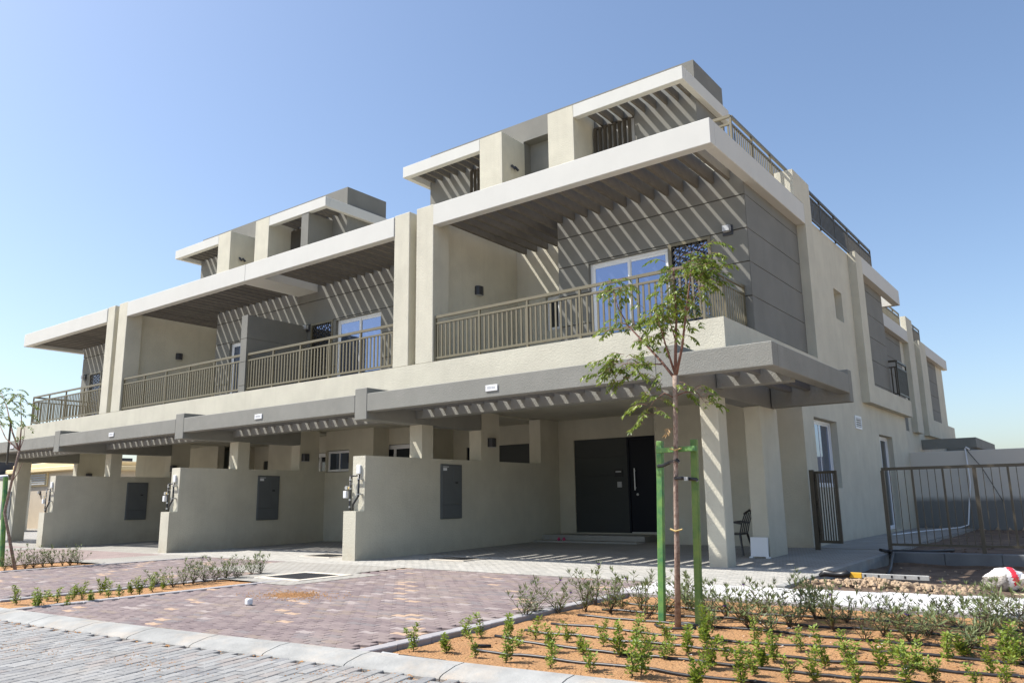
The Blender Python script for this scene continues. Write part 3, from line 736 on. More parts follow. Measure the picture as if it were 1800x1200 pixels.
# second projecting block further back
sw.box(XI, XO, 25.1, 25.9, 3.97, 8.70, 'beige_render'); sw.box(XI, XO, 25.9, 31.4, 3.97, 4.55, 'beige_render'); sw.box(XI-0.3, XI, 25.1, 25.9, 4.02, 8.6, 'beige_render')
part(3, 'rear_fascia').box(XI, XO, 25.9, 31.4, FZ0, FZ1, 'white_render'); part(3, 'rear_fascia').box(-6.6, XI, 31.16, 31.4, FZ0, FZ1, 'white_render')
for za, zb in zip(GZ, GZ[1:]): PEND.append((3, XI-0.02, XI, 25.905, 29.4, za+0.009, zb-0.009, 'dark_grey_render'))
part(3, 'rear_upper_wall').box(XI-0.5, XI-0.02, 25.9, 29.4, 4.55, 8.6, 'dark_grey_render')
part(3, 'rear_core').box(-13.7, XI-1.3, 25.0, 31.2, -0.1, 8.4, 'beige_render'); part(3, 'rear_upper_wall').box(XI-1.4, XI-0.3, 24.8, 31.1, 3.9, 4.5, 'beige_render')
part(3, 'rear_upper_wall').box(XI-1.4, XI-0.3, 29.1, 29.4, 4.5, 8.4, 'dark_grey_render')
def side_bits():
    windowX(TH[3], 'side_window', 20.0, 22.0, 1.45, 3.15, XI-0.17, gl='glass_blue')
    windowX(TH[3], 'garden_door', 26.86, 28.7, 0.15, 3.1, XI-0.17, gl='glass_dark')
    windowX(TH[3], 'small_side_window', 23.07, 23.88, 6.24, 7.1, XI-0.2, n=1, gl='glass_dark')
    railing(TH[3], [(-5.95, 29.42), (XO+0.02, 29.42), (XO+0.02, 30.95)], 4.62, 5.82, 5.6, mn='dark_bronze')
    railing(TH[3], [(-8.8, 16.36), (-5.94, 16.36), (-5.94, 20.3)], 8.9, 9.88, 9.68, name='roof_railing')
    piece('roof_upstand', -13.0, -5.85, 16.30, 16.45, 8.6, 8.84, 'beige_render', TH[3]); piece('roof_upstand', -6.05, -5.85, 16.45, 20.3, 8.6, 8.84, 'beige_render', TH[3])
    railing(TH[3], [(-5.67, 20.68), (-5.67, 28.1)], 8.66, 9.5, 9.33, mn='dark_bronze', name='roof_railing')
    railing(TH[3], [(-12.97, 14.05), (-5.90, 14.05), (-5.90, YW-0.01)], 4.68, 5.775, 5.60)
    railing(TH[2], [(-20.83, 14.05), (-14.44, 14.05)], 4.68, 5.80, 5.60)
    railing(TH[1], [(-28.45, 14.05), (-21.2, 14.05)], 4.68, 5.82, 5.62)
    railing(TH[0], [(-36.1, 16.27), (-36.1, 14.05), (-30.06, 14.05)], 4.68, 5.82, 5.62)
    for y0, y1, z0, z1 in ((23.95, 24.65, 3.12, 3.50),):
        b = MB(); t = .06; b.box(XI, XI+.03, y0, y1, z1-t, z1, 'white_plastic'); b.box(XI, XI+.03, y0, y1, z0, z0+t, 'white_plastic'); b.box(XI, XI+.03, y0, y0+t, z0+t, z1-t, 'white_plastic'); b.box(XI, XI+.03, y1-t, y1, z0+t, z1-t, 'white_plastic')
        b.box(XI, XI+.004, y0+t, y1-t, z0+t, z1-t, 'dark_bronze')
        v = b.build('wall_vent', TH[3], loc=(XI, y0, z0))
        for k in range(4): piece('louver', XI+.004, XI+.026, y0+t, y1-t, z0+t+.025+k*.065, z0+t+.05+k*.065, 'white_plastic', v)
FIN.append(side_bits)
# ---- roof-top rooms (stair heads) over houses 2/3 and 0/1
def rooftop(dx):
    Y1, Y2 = 19.25, 20.54
    span('rooftop_wall', -19.28+dx, -14.86+dx, Y2, 22.75, 8.5, 14.23, 'dark_grey_render')
    span('rooftop_wall', -12.96+dx, -8.47+dx, Y2, 22.75, 8.5, 14.23, 'dark_grey_render')
    span('rooftop_wall', -14.86+dx, -12.96+dx, Y2, 22.75, 13.48, 14.23, 'dark_grey_render')
    span('rooftop_recess', -14.86+dx, -12.96+dx, 20.95, 22.75, 8.5, 13.48, 'grey_render')
    span('rooftop_pillar', -15.79+dx, -14.82+dx, Y1, Y2, 8.5, 13.37, 'beige_render')
    span('rooftop_pillar', -12.96+dx, -11.99+dx, Y1, Y2, 8.5, 13.37, 'beige_render')
    span('rooftop_door', -14.3+dx, -13.35+dx, 20.90, 20.948, 8.6, 12.3, 'dark_grey_render')
    span('rooftop_fascia', -19.47+dx, -15.79+dx, Y1, Y1+0.22, 12.95, 13.37, 'white_render')
    span('rooftop_fascia', -11.99+dx, -8.28+dx, Y1, Y1+0.22, 12.95, 13.37, 'white_render')
    span('rooftop_fascia', -8.47+dx, -8.28+dx, Y1+0.22, 22.7, 12.95, 13.37, 'white_render')
    span('rooftop_fascia', -19.47+dx, -19.28+dx, Y1+0.22, 22.7, 12.95, 13.37, 'white_render')
    ul, ur = (2, 3) if dx == 0 else (0, 1)
    def fin():
        slats(ur, -11.99+dx, -8.47+dx, Y1+0.22, Y2-0.003, 13.06, 13.32, 'slat_brown', w=0.07, pitch=0.378, first=-8.62+dx, pg='rooftop_pergola')
        slats(ul, -19.28+dx, -15.79+dx, Y1+0.22, Y2-0.003, 13.06, 13.32, 'slat_brown', w=0.07, pitch=0.378, first=-16.0+dx, pg='rooftop_pergola')
        for u, a, b_ in ((ur, -11.97+dx, -10.55+dx), (ul, -17.2+dx, -15.85+dx)):
            mb = MB(); mb.box(a, b_, Y2-0.09, Y2-0.003, 12.98, 13.04, 'dark_bronze'); mb.box(a, b_, Y2-0.012, Y2-0.003, 8.8, 12.98, 'blind_grey')
            sc = mb.build('louver_screen', TH[u], loc=(a, Y2, 8.8)); n = 8
            for i in range(n):
                x = a+(b_-a)*(i+0.5)/n; o = link('louver', cbox(0.11, 0.03, 4.15, 'dark_bronze'), (x, Y2-0.14, 10.9), sc); o.rotation_euler[2] = R(50)
        if dx == 0:
            piece('roof_hatch', -14.7, -14.1, 20.0, 20.5, 9.6, 11.35, 'beige_render', TH[ul])
            b = MB()
            for xx_ in (0, 0.18): b.tube([(-14.81, 19.75+xx_, 12.25), (-14.72, 19.75+xx_, 12.25)], 0.02, 'lamp_grey'); b.tube([(-14.78, 19.72+xx_, 12.3), (-14.68, 19.78+xx_, 12.16)], 0.045, 'lamp_dark', 8)
            b.build('spotlight_pair', TH[ul], loc=(-14.8, 19.75, 12.25))
        else:
            b = MB()
            for xx_ in (0, 0.18): b.tube([(-14.78+dx, 19.72+xx_, 12.2), (-14.68+dx, 19.78+xx_, 12.06)], 0.045, 'lamp_dark', 8)
            b.build('spotlight_pair', TH[ul], loc=(-14.8+dx, 19.75, 12.25))
            piece('roof_hatch', -15.2+dx, -14.4+dx, 18.6, 19.1, 8.7, 9.35, 'grey_render', TH[ul])
    FIN.append(fin)
rooftop(0); rooftop(-15.55)
dvr = part(1, 'rooftop_partition')
for za, zb in ((8.6, 11.0), (11.015, 12.93)): dvr.box(-25.35, -24.9, 19.27, 20.537, za, zb, 'dark_grey_render')

# build accumulated parts
WALLOBJ = {}
for (u, name), mb in P.items():
    bev = 0.012 if name.split('#')[0] in ('fascia', 'pillar', 'column', 'rear_column', 'carport_beam', 'rooftop_fascia', 'rooftop_pillar', 'cross_beam') else 0.0
    name = name.split('#')[0]; o = mb.build(name, TH[u], loc=TH[u].location, bevel=bev); WALLOBJ[(u, name)] = o
for (u, a, b_, c, d, e, f, mn) in PEND:
    if abs(b_-a) < .01 or abs(f-e) < .01: continue
    piece('cladding_panel', a, b_, c, d, e, f, mn, WALLOBJ[(u, 'upper_wall')])
for fn in FIN: fn()
# ground-floor doors and windows
def entrance(u, x0, xd, x1, z0, z1, y, door_on_right=True):
    fr = MB(); a, b_ = (x0, xd) if door_on_right else (xd, x1)
    rows = 5; fr.box(a, b_, y+0.06, y+0.1, z0, z1, 'panel_dark')
    pn = fr.build('entrance_panel', TH[u], loc=(a, y, z0)); h = (z1-z0)/rows
    for k in range(rows): piece('cladding_panel', a, b_, y+0.035, y+0.06, z0+k*h+0.006, z0+(k+1)*h-0.006, 'panel_dark', pn)
    c, d = (xd, x1) if door_on_right else (x0, xd)
    b = MB(); b.box(c, d, y+0.08, y+0.13, z0, z1, 'door_dark'); b.box(c, c+0.06, y+0.04, y+0.08, z0, z1, 'door_dark'); b.box(d-0.06, d, y+0.04, y+0.08, z0, z1, 'door_dark'); b.box(c+.06, d-.06, y+.04, y+.08, z1-.07, z1, 'door_dark')
    b.box(c+0.06, d-0.06, y+0.05, y+0.08, z0, z0+0.03, 'steel')
    dr = b.build('front_door', TH[u], loc=(c, y, z0))
    hb = MB(); hx = c+0.24
    hb.tube([(hx, y+0.0, z0+1.2), (hx, y+0.0, z0+1.82)], 0.018, 'steel', 8)
    for zz in (z0+1.27, z0+1.75): hb.tube([(hx, y+0.0, zz), (hx, y+0.08, zz)], 0.01, 'steel', 6)
    hb.tube([(hx+.04, y+0.06, z0+1.08), (hx+.04, y+0.085, z0+1.08)], 0.035, 'steel', 10)
    hb.build('handle', dr, loc=(hx, y, z0+1.2))
    return pn
pn = entrance(3, -13.0, -11.2, -10.27, 0.27, 3.0, 20.3)
b = MB(); b.box(-11.62, -11.35, 20.31, 20.335, 1.86, 2.08, 'black_plastic'); b.box(-11.58, -11.40, 20.303, 20.31, 1.99, 2.03, 'lamp_grey'); b.build('intercom', pn, loc=(-11.5, 20.3, 1.9))
b = MB(); b.box(-11.54, -11.40, 20.31, 20.335, 1.56, 1.72, 'lamp_grey'); b.build('door_switch', pn, loc=(-11.5, 20.3, 1.6))
entrance(2, -17.3, -16.2, -14.3, 0.27, 3.0, 20.3, door_on_right=False)
entrance(1, -28.6, -27.3, -26.4, 0.27, 3.0, 20.3)
window(TH[2], 'living_window', -19.66, -18.0, 0.97, 3.08, 18.42, gl='glass_dark'); window(TH[2], 'high_window', -21.26, -20.15, 2.26, 2.95, 17.68, gl='glass_blue', t=0.045)
window(TH[2], 'kitchen_window', -22.84+2.9, -21.6+2.9, 0.97, 2.9, 18.9, gl='glass_dark') if False else None
window(TH[1], 'kitchen_window', -23.88, -22.57, 1.0, 3.02, 18.92, gl='glass_dark')

# ================================================================ rear house (set back) and garden wall
rear = thing('townhouse', 'rear townhouse beyond the garden wall, set back behind the corner house', 'house', (-9, 38, 0), 'townhouses of the terrace row')
b = MB(); XR, XRI = -6.76, -7.0
holed(b, 'X', XRI-0.3, XRI, 31.2, 50, -0.1, 4.0, [(34.5, 35.7, 1.6, 3.5)], 'beige_render')
b.box(XRI-0.3, XRI, 48, 50, 4.0, 8.64, 'beige_render'); holed(b, 'X', XRI-0.3, XRI, 38.9, 44.0, 4.0, 8.64, [(41.2, 41.9, 6.1, 7.2)], 'beige_render')
b.box(-14, XRI-0.3, 31.2, 50, -0.1, 8.4, 'beige_render')
b.box(XRI, XR, 39.6, 41.0, 4.0, 9.42, 'beige_render'); b.box(XRI, XR, 42.4, 44.0, 4.0, 8.7, 'beige_render'); b.box(XRI, XR, 44.0, 50.4, 4.0, 4.85, 'beige_render')
b.build('wall', rear, loc=(-9, 38, 0))
cw = MB(); cw.box(XRI-0.3, XRI-0.02, 31.3, 38.9, 4.0, 8.6, 'dark_grey_render'); cw.box(XRI-0.3, XRI-0.02, 44.0, 48, 4.85, 8.6, 'dark_grey_render'); cwo = cw.build('accent_wall', rear, loc=(-7, 38, 4))
for ya, yb in ((31.3, 38.9), (44.0, 48.0)):
    for za, zb in zip(GZ[1:], GZ[2:]): piece('cladding_panel', XRI-0.02, XRI, ya, yb, za+.009, zb-.009, 'dark_grey_render', cwo)
piece('fascia', XRI, XR, 34.6, 39.6, FZ0, FZ1, 'white_render', rear, .01); piece('fascia', XRI, XR, 44.0, 50.4, FZ0, FZ1, 'white_render', rear, .01)
rb = MB(); rb.box(-7, -4.75, 41.4, 41.65, 3.3, 3.75, 'grey_render'); rb.box(-5.0, -4.75, 41.65, 48.4, 3.3, 3.75, 'grey_render'); rb.box(-7, -4.75, 48.4, 48.65, 3.3, 3.75, 'grey_render'); rb.build('carport_beam', rear, loc=(-6, 45, 3))
cb = MB(); cb.box(-5.2, -4.85, 47.5, 47.9, -0.1, 3.3, 'beige_render'); cb.build('column', rear, loc=(-5, 47.7, 0))
windowX(rear, 'side_window', 34.5, 35.7, 1.6, 3.5, XRI-0.15, gl='glass_dark')
windowX(rear, 'slot_window', 41.2, 41.9, 6.1, 7.2, XRI-0.15, n=1, gl='glass_dark')
railing(rear, [(XRI+.03, 31.6), (XRI+.03, 39.2)], 8.66, 9.5, 9.33, name='roof_railing', gap=0.15)
railing(rear, [(XRI+.03, 41.1), (XRI+.03, 44.0)], 8.66, 9.5, 9.33, mn='dark_bronze', name='roof_railing', gap=0.15)
b = MB(); t = .06; y0, y1, z0, z1 = 32.8, 33.3, 3.3, 3.62
b.box(XRI, XRI+.03, y0, y1, z0, z1, 'white_plastic'); v = b.build('wall_vent', rear, loc=(XRI, y0, z0))
for k in range(3): piece('louver', XRI+.03, XRI+.04, y0+t, y1-t, z0+.07+k*.08, z0+.1+k*.08, 'dark_bronze', v)
b = MB(); b.box(-5.71, 14, 31.2, 31.4, -0.2, 2.70, 'garden_wall_face')
props(b.build('garden_wall', bevel=0.01), 'tall garden wall, pale above and dark grey below, behind the bronze fence', 'wall')
# cement dabs along the wall foot
b = MB()
for i in range(26):
    x = -5.4+i*0.42+rnd.uniform(-.05, .05); w_ = rnd.uniform(.06, .13); h = rnd.uniform(.03, .07)
    b.poly([(x-w_, 31.1, 0.03), (x+w_, 31.1, 0.03), (x+w_*.6, 31.19, 0.03), (x-w_*.4, 31.19, 0.03+h*2.2), (x, 31.12, 0.03+h)], [(0, 1, 4), (1, 2, 4), (2, 3, 4), (3, 0, 4)], 'rubble_tan')
props(b.build('cement_dab'), 'row of cement dabs along the foot of the garden wall', 'cement', kind='stuff')

# ================================================================ carport dividing walls, cabinets, pipes, lamps, signs
PW = [(-29.66, -29.25, 'leftmost of the three stepped carport walls, farthest from the camera', -0.2),
      (-21.76, -21.32, 'middle stepped beige carport wall between the second and third house', -0.2),
      (-13.975, -13.56, 'nearest stepped beige carport wall, left of the corner house driveway', -0.2)]
for i, (a, b_, lab, zb) in enumerate(PW):
    mb = MB()
    mb.box(a, b_, 12.1, 12.35, zb, 1.05, 'beige_render'); mb.box(a, b_, 12.35, 16.52, zb, 2.29, 'beige_render')
    mb.box(a, b_, 14.2, 14.61, 2.29, 3.118, 'beige_render')
    mb.box(a, b_, 16.52, 17.32, zb, HC-0.032, 'beige_render'); mb.box(a, b_, 17.32, 19.33, zb, 2.29, 'beige_render'); mb.box(a, b_, 19.33, 20.298, zb, HC-0.032, 'beige_render')
    props(mb.build('carport_wall', loc=(a, 12.1, 0)), lab, 'wall', 'stepped walls between the carports')
def cabinet(x, y, z, lab, sticker=True):
    c = thing('meter_cabinet', lab, 'cabinet', (x, y, z), 'grey electricity meter cabinets'); W_, H_ = 0.80, 1.36
    b = MB(); b.box(x, x+0.04, y, y+W_, z, z+H_, 'cabinet_grey'); b.build('frame', c, loc=(x, y, z), bevel=0.006)
    piece('upper_door', x+0.04, x+0.058, y+0.02, y+W_-0.02, z+0.36, z+H_-0.02, 'cabinet_grey', c, bevel=.004)
    piece('lower_door', x+0.04, x+0.058, y+0.02, y+W_-0.02, z+0.02, z+0.34, 'cabinet_grey', c, bevel=.004)
    b = MB(); b.box(x+.058, x+.07, y+.44, y+.70, z+.96, z+1.27, 'cabinet_grey'); b.build('viewing_hatch', c, loc=(x, y, z), bevel=.004)
    b = MB(); b.box(x+.058, x+.068, y+.52, y+.61, z+.88, z+.92, 'black_plastic'); b.build('lock', c, loc=(x, y, z))
    if sticker:
        b = MB(); b.box(x+.058, x+.061, y+.05, y+.19, z+1.20, z+1.27, 'white_plastic'); b.box(x+.058, x+.061, y+.05, y+.26, z+1.285, z+1.31, 'lamp_grey'); b.build('sticker', c, loc=(x, y, z))
    return c
cabinet(-13.56, 14.88, 0.80, 'grey meter cabinet with small white sticker on the nearest carport wall')
cabinet(-21.32, 14.95, 0.74, 'grey meter cabinet on the middle carport wall')
cabinet(-29.25, 14.87, 0.72, 'grey meter cabinet on the leftmost stepped carport wall', False)
def pipes(x0, y, lab):
    """water meter pipework standing on the low step and clipped to the lit wall end"""
    t = thing('water_meter_pipes', lab, 'pipes', (x0, y, 1.05), 'water meter pipes on the carport wall ends')
    Yp = y-0.09; xa, xb = x0-0.02, x0+0.28
    b = MB(); b.tube([(xa+.06, Yp, 1.05), (xa+.02, Yp, 1.12), (xa+.02, Yp, 1.83)], 0.018, 'black_plastic', 8); b.tube([(xa+.02, Yp, 1.83), (xb, Yp, 1.84)], 0.018, 'black_plastic', 8)
    b.tube([(xb, Yp, 1.86), (xb, Yp, 1.38), (xa+.13, Yp, 1.20), (xa+.12, Yp, 1.05)], 0.024, 'black_plastic', 8); b.build('pipe_loop', t, loc=(x0, y, 1.05), smooth=True)
    b = MB()
    for zz in (1.75, 1.55, 1.30, 1.14): b.tube([(xa+.02, Yp, zz-.02), (xa+.02, Yp, zz+.02)], 0.03, 'steel', 8)
    for zz in (1.76, 1.42): b.tube([(xb, Yp-.01, zz-.012), (xb, Yp-.01, zz+.012)], 0.034, 'alu', 8); b.box(xb-.01, xb+.06, Yp, y, zz-.012, zz+.012, 'alu')
    b.build('clamp', t, loc=(x0, y, 1.3))
    b = MB(); b.tube([(xa-.06, Yp-.01, 1.57), (xa+.02, Yp-.01, 1.55)], 0.03, 'tie_gold', 8); b.tube([(xa-.07, Yp-.05, 1.57), (xa-.07, Yp+.03, 1.57)], 0.045, 'alu', 10); b.build('valve', t, loc=(x0, y, 1.5))
    b = MB(); b.box(xa-.17, xa-.06, Yp-.05, Yp+.03, 1.34, 1.50, 'white_plastic'); b.build('meter_box', t, loc=(x0, y, 1.4), bevel=.01)
    b = MB(); b.box(x0+.14, x0+.27, y-.05, y, 1.88, 2.08, 'white_plastic'); b.build('junction_box', t, loc=(x0, y, 1.9), bevel=.01)
    b = MB(); b.tube([(xa+.03, Yp, 1.66), (x0+.13, Yp, 1.66), (x0+.2, Yp, 1.45), (x0+.23, Yp, 1.36)], 0.005, 'lamp_grey', 5); b.build('signal_wire', t, loc=(x0, y, 1.5))
pipes(-13.95, 12.35, 'black pipes and white meter box on the lit end of the nearest carport wall')
pipes(-21.74, 12.35, 'black pipes and white meter box on the lit end of the middle carport wall')
pipes(-29.64, 12.35, 'black water pipes on the end of the leftmost stepped carport wall')
def lampX(x, y, z, lab):
    t = thing('wall_lamp', lab, 'lamp', (x, y, z), 'dark wall lamps')
    b = MB(); pts = [(x, y), (x+0.06, y), (x+0.13, y+.04), (x+0.15, y+.13), (x+.13, y+.22), (x+.06, y+.26), (x, y+.26)]
    b.prism([(p, q) for p, q in pts], z+.0, z+.24, 'lamp_dark'); b.build('housing', t, loc=(x, y, z)); b = MB(); b.prism([(x+.02, y+.03), (x+.11, y+.06), (x+.11, y+.2), (x+.02, y+.23)], z-.012, z, 'lamp_grey'); b.build('diffuser', t, loc=(x, y, z))
def lampY(x, y, z, lab):
    t = thing('wall_lamp', lab, 'lamp', (x, y, z), 'dark wall lamps')
    b = MB(); b.box(x, x+.24, y-.03, y, z-.02, z+.22, 'lamp_dark'); b.box(x+.03, x+.21, y-.14, y-.03, z+.05, z+.2, 'lamp_grey'); b.build('housing', t, loc=(x, y, z), bevel=.01)
lampX(-13.56, 16.80, 2.68, 'dark half round lamp on the nearest carport wall, between its two openings')
lampX(-21.32, 16.6, 2.6, 'dark lamp on the middle carport wall, left of the ground floor window')
lampX(-29.25, 16.5, 2.5, 'dark lamp on the leftmost carport wall under the cross beam')
lampX(-37.02, 16.9, 2.45, 'dark lamp on the end wall seen over the leftmost stepped carport wall')
lampX(-13.2, 15.85, 6.74, 'dark wall lamp on the beige left wall of the corner house balcony')
lampX(-28.7, 16.1, 6.83, 'dark wall lamp on the beige side wall of the second house balcony')
lampY(-6.28, 16.28, 7.0, 'pale lamp high on the grey wall beside the corner house screen')
lampY(-20.95, 16.26, 6.86, 'dark lamp on the grey wall left of the screen of the third house')
lampY(-36.7, 16.26, 6.84, 'dark lamp on the grey wall of the far left balcony')
for i, (x, lab) in enumerate([(-33.35, 'white address plate on the carport beam of the far left house'), (-25.7, 'white address plate on the carport beam of the second house'), (-17.86, 'white address plate on the carport beam of the third house'), (-10.0, 'white address plate on the carport beam of the corner house')]):
    t = thing('address_plate', lab, 'sign', (x, 12.35, 3.42), 'address plates on the carport beam')
    b = MB(); b.box(x, x+.31, 12.33, 12.352, 3.425, 3.55, 'white_plastic'); b.build('plate', t, loc=(x, 12.35, 3.42), bevel=.004)
    b = MB(); q = random.Random(5)
    for k in range(7): b.box(x+.05+k*.03, x+.05+k*.03+q.uniform(.012, .02), 12.3275, 12.33, 3.47, 3.475+q.uniform(.035, .05), 'lamp_grey')
    b.build('lettering', t, loc=(x, 12.33, 3.48))

# ================================================================ manholes
def manhole(x0, x1, y0, y1, z, lab, fr=0.22, mn='concrete_frame'):
    t = thing('manhole_cover', lab, 'manhole', ((x0+x1)/2, (y0+y1)/2, z), 'drain covers in the paving')
    b = MB(); zz = z+0.004
    b.box(x0-fr, x1+fr, y0-fr, y0, z-.1, zz, mn); b.box(x0-fr, x1+fr, y1, y1+fr, z-.1, zz, mn); b.box(x0-fr, x0, y0, y1, z-.1, zz, mn); b.box(x1, x1+fr, y0, y1, z-.1, zz, mn)
    b.build('concrete_surround', t, loc=((x0+x1)/2, (y0+y1)/2, z), bevel=.006)
    piece('cover_bed', x0, x1, y0, y1, z-.1, z-.035, 'black_plastic', t)
    n = int((x1-x0)/0.07)
    for i in range(n):
        x = x0+(x1-x0)*(i+.5)/n; piece('grate_bar', x-.022, x+.022, y0, y1, z-.035, z+.0, 'iron_grate', t)
manhole(-12.15, -11.15, 8.75, 9.65, -0.018, 'black iron grate in a pale concrete surround between the driveways', 0.15)
manhole(-16.0, -15.0, 12.6, 13.4, -0.02, 'iron grate in the carport left of the nearest carport wall', 0.06)
manhole(-12.25, -11.35, 13.2, 13.9, -0.012, 'iron grate in the paving of the corner house carport', 0.06)

# ================================================================ fence, gate
fn_ = thing('garden_fence', 'bronze metal fence of thin upright bars on a dark concrete kerb', 'fence', (-3.88, 18.15, 0.08))
b = MB(); b.box(-3.9, 9, 18.13, 18.17, 1.745, 1.805, 'dark_bronze'); b.box(-3.9, 9, 18.13, 18.17, 0.20, 0.25, 'dark_bronze'); rl = b.build('rail', fn_, loc=(-3.88, 18.15, 1))
for x in (-3.88, -2.18, -0.48, 1.22, 2.92, 4.62, 6.3): piece('post', x-.035, x+.035, 18.115, 18.185, 0.05, 1.745, 'dark_bronze', fn_)
x = -3.88; k = 0
while x < 8.9:
    k += 1; x += 0.142
    if k % 12 == 0: continue
    w_ = 0.02 if k % 4 == 0 else 0.007
    piece('bar', x-w_, x+w_, 18.15-max(w_*.6, .007), 18.15+max(w_*.6, .007), 0.25, 1.745, 'dark_bronze', fn_)
fk = link('fence_kerb', None, (-3.85, 18, -.15)); props(fk, 'dark concrete kerb under the bronze fence', 'kerb')
x = -3.85
while x < 9: piece('kerb_block', x, x+0.98, 17.98, 18.25, -0.3, 0.085, 'concrete_dark', fk, bevel=.012); x += 0.985
gt = thing('side_gate', 'low bronze metal gate standing by the side wall of the corner house', 'gate', (-5.45, 18.6, 0.03))
b = MB(); b.box(-5.53, -5.43, 18.55, 18.65, 0.0, 1.82, 'dark_bronze'); b.build('gate_post', gt, loc=(-5.45, 18.6, 0))
b = MB()
def gp(t, w=0): return (-5.40+t*0.46, 18.62-t*0.10)
(xa, ya), (xb, yb) = gp(0), gp(1)
for za, zb in ((1.73, 1.79), (0.20, 0.26)):
    b.poly([(xa, ya-.02, za), (xb, yb-.02, za), (xb, yb+.02, za), (xa, ya+.02, za), (xa, ya-.02, zb), (xb, yb-.02, zb), (xb, yb+.02, zb), (xa, ya+.02, zb)], [(0, 3, 2, 1), (4, 5, 6, 7), (0, 1, 5, 4), (1, 2, 6, 5), (2, 3, 7, 6), (3, 0, 4, 7)], 'dark_bronze')
for t_ in (0, 1):
    x, y = gp(t_); b.box(x-.03, x+.03, y-.03, y+.03, 0.2, 1.79, 'dark_bronze')
lf = b.build('gate_leaf', gt, loc=(-5.3, 18.6, 1))
for k in range(1, 8):
    x, y = gp(k/8); piece('bar', x-.012, x+.012, y-.012, y+.012, 0.26, 1.73, 'dark_bronze', lf)
for z_ in (0.4, 1.0, 1.6): piece('hinge', -5.435, -5.40, 18.59, 18.63, z_, z_+.1, 'steel', gt)

# ================================================================ loose things
# PVC conduit and rope on the garden wall
b = MB(); b.tube([(-3.93, 31.15, 2.76), (-3.90, 31.1, 1.6), (-4.1, 31.0, 0.2), (-4.3, 30.7, 0.12), (-5.0, 28.5, 0.08), (-5.35, 25.5, 0.08)], 0.025, 'white_plastic', 8); b.tube([(-3.95, 31.2, 2.74), (-3.9, 31.12, 2.8), (-3.8, 31.15, 2.72)], .03, 'white_plastic', 8)
props(b.build('conduit_pipe', smooth=True), 'white plastic pipe hanging down the garden wall and trailing along the path', 'pipe')
b = MB(); b.tube([(-3.9, 31.15, 2.72), (-3.5, 31.1, 2.1), (-3.0, 31.05, 0.95)], 0.012, 'black_plastic', 6); props(b.build('cable'), 'thin dark cable slanting down the garden wall', 'cable')
# black plastic chair
ch = thing('plastic_chair', 'black plastic chair with back to the right between the columns', 'chair', (-6.62, 16.75, ground_z(-6.6, 16.7)))
cz = ground_z(-6.6, 16.7)
b = MB()
b.prism([(-6.88, 16.5), (-6.44, 16.52), (-6.46, 17.0), (-6.86, 16.98)], cz+.42, cz+.455, 'black_plastic'); b.build('seat', ch, loc=(-6.6, 16.7, cz+.4), bevel=.008)
for (px, py, qx, qy) in ((-6.86, 16.52, -6.92, 16.46), (-6.47, 16.54, -6.40, 16.48), (-6.48, 16.98, -6.38, 17.05), (-6.84, 16.96, -6.92, 17.03)):
    b = MB(); b.tube([(px, py, cz+.43), ((px+qx)/2, (py+qy)/2, cz+.2), (qx, qy, cz)], [.028, .022, .02], 'black_plastic', 6); b.build('leg', ch, loc=(px, py, cz+.4))
b = MB()
for k in range(5):
    y = 16.54+k*.11; b.tube([(-6.47, y, cz+.45), (-6.42, y, cz+.65), (-6.33, y, cz+.88)], .014, 'black_plastic', 5)
b.tube([(-6.34, 16.52, cz+.86), (-6.31, 16.75, cz+.93), (-6.34, 17.0, cz+.86)], .026, 'black_plastic', 6); b.build('backrest', ch, loc=(-6.4, 16.7, cz+.6))
for y in (16.5, 17.0):
    b = MB(); b.tube([(-6.88, y, cz+.44), (-6.86, y, cz+.66), (-6.62, y, cz+.69), (-6.42, y, cz+.66)], .022, 'black_plastic', 6); b.build('armrest', ch, loc=(-6.6, y, cz+.6))
# white panel leaning on the rear column
wp = thing('white_panel', 'small white square panel on feet leaning against the rear column', 'panel', (-5.9, 16.14, 0.02))
pz = ground_z(-5.9, 16.1)
b = MB(); b.poly([(-6.10, 16.10, pz+.03), (-5.74, 16.10, pz+.03), (-5.74, 16.13, pz+.41), (-6.10, 16.13, pz+.41), (-6.10, 16.13, pz+.03), (-5.74, 16.13, pz+.03), (-5.74, 16.16, pz+.41), (-6.10, 16.16, pz+.41)], [(0, 1, 2, 3), (7, 6, 5, 4), (0, 4, 5, 1), (3, 2, 6, 7), (1, 5, 6, 2), (0, 3, 7, 4)], 'white_plastic'); b.build('board', wp, loc=(-5.9, 16.14, pz))
for x in (-6.12, -5.78): piece('foot', x, x+.07, 16.06, 16.16, pz, pz+.03, 'white_plastic', wp)
# pink slippers on the step
b = MB()
for k in (0, 1):
    x = -12.75+k*.17; b.tube([(x, 19.0, .12), (x+.03, 18.93, .135), (x+.05, 18.88, .125)], [.03, .045, .03], 'pink_cloth', 8); b.tube([(x-.03, 19.0, .14), (x+.02, 18.96, .19), (x+.07, 18.95, .14)], .014, 'pink_cloth', 6)
props(b.build('slippers', smooth=True), 'pair of pink slippers on the low entrance step', 'slippers')
# white cup on the driveway
cup = MB(); cup.box(-9.115, -9.03, 6.28, 6.36, -.03, .055, 'white_plastic')
props(cup.build('small_carton', loc=(-9.07, 6.32, -.03), bevel=.015), 'small white carton with rounded corners left on the purple driveway', 'carton')
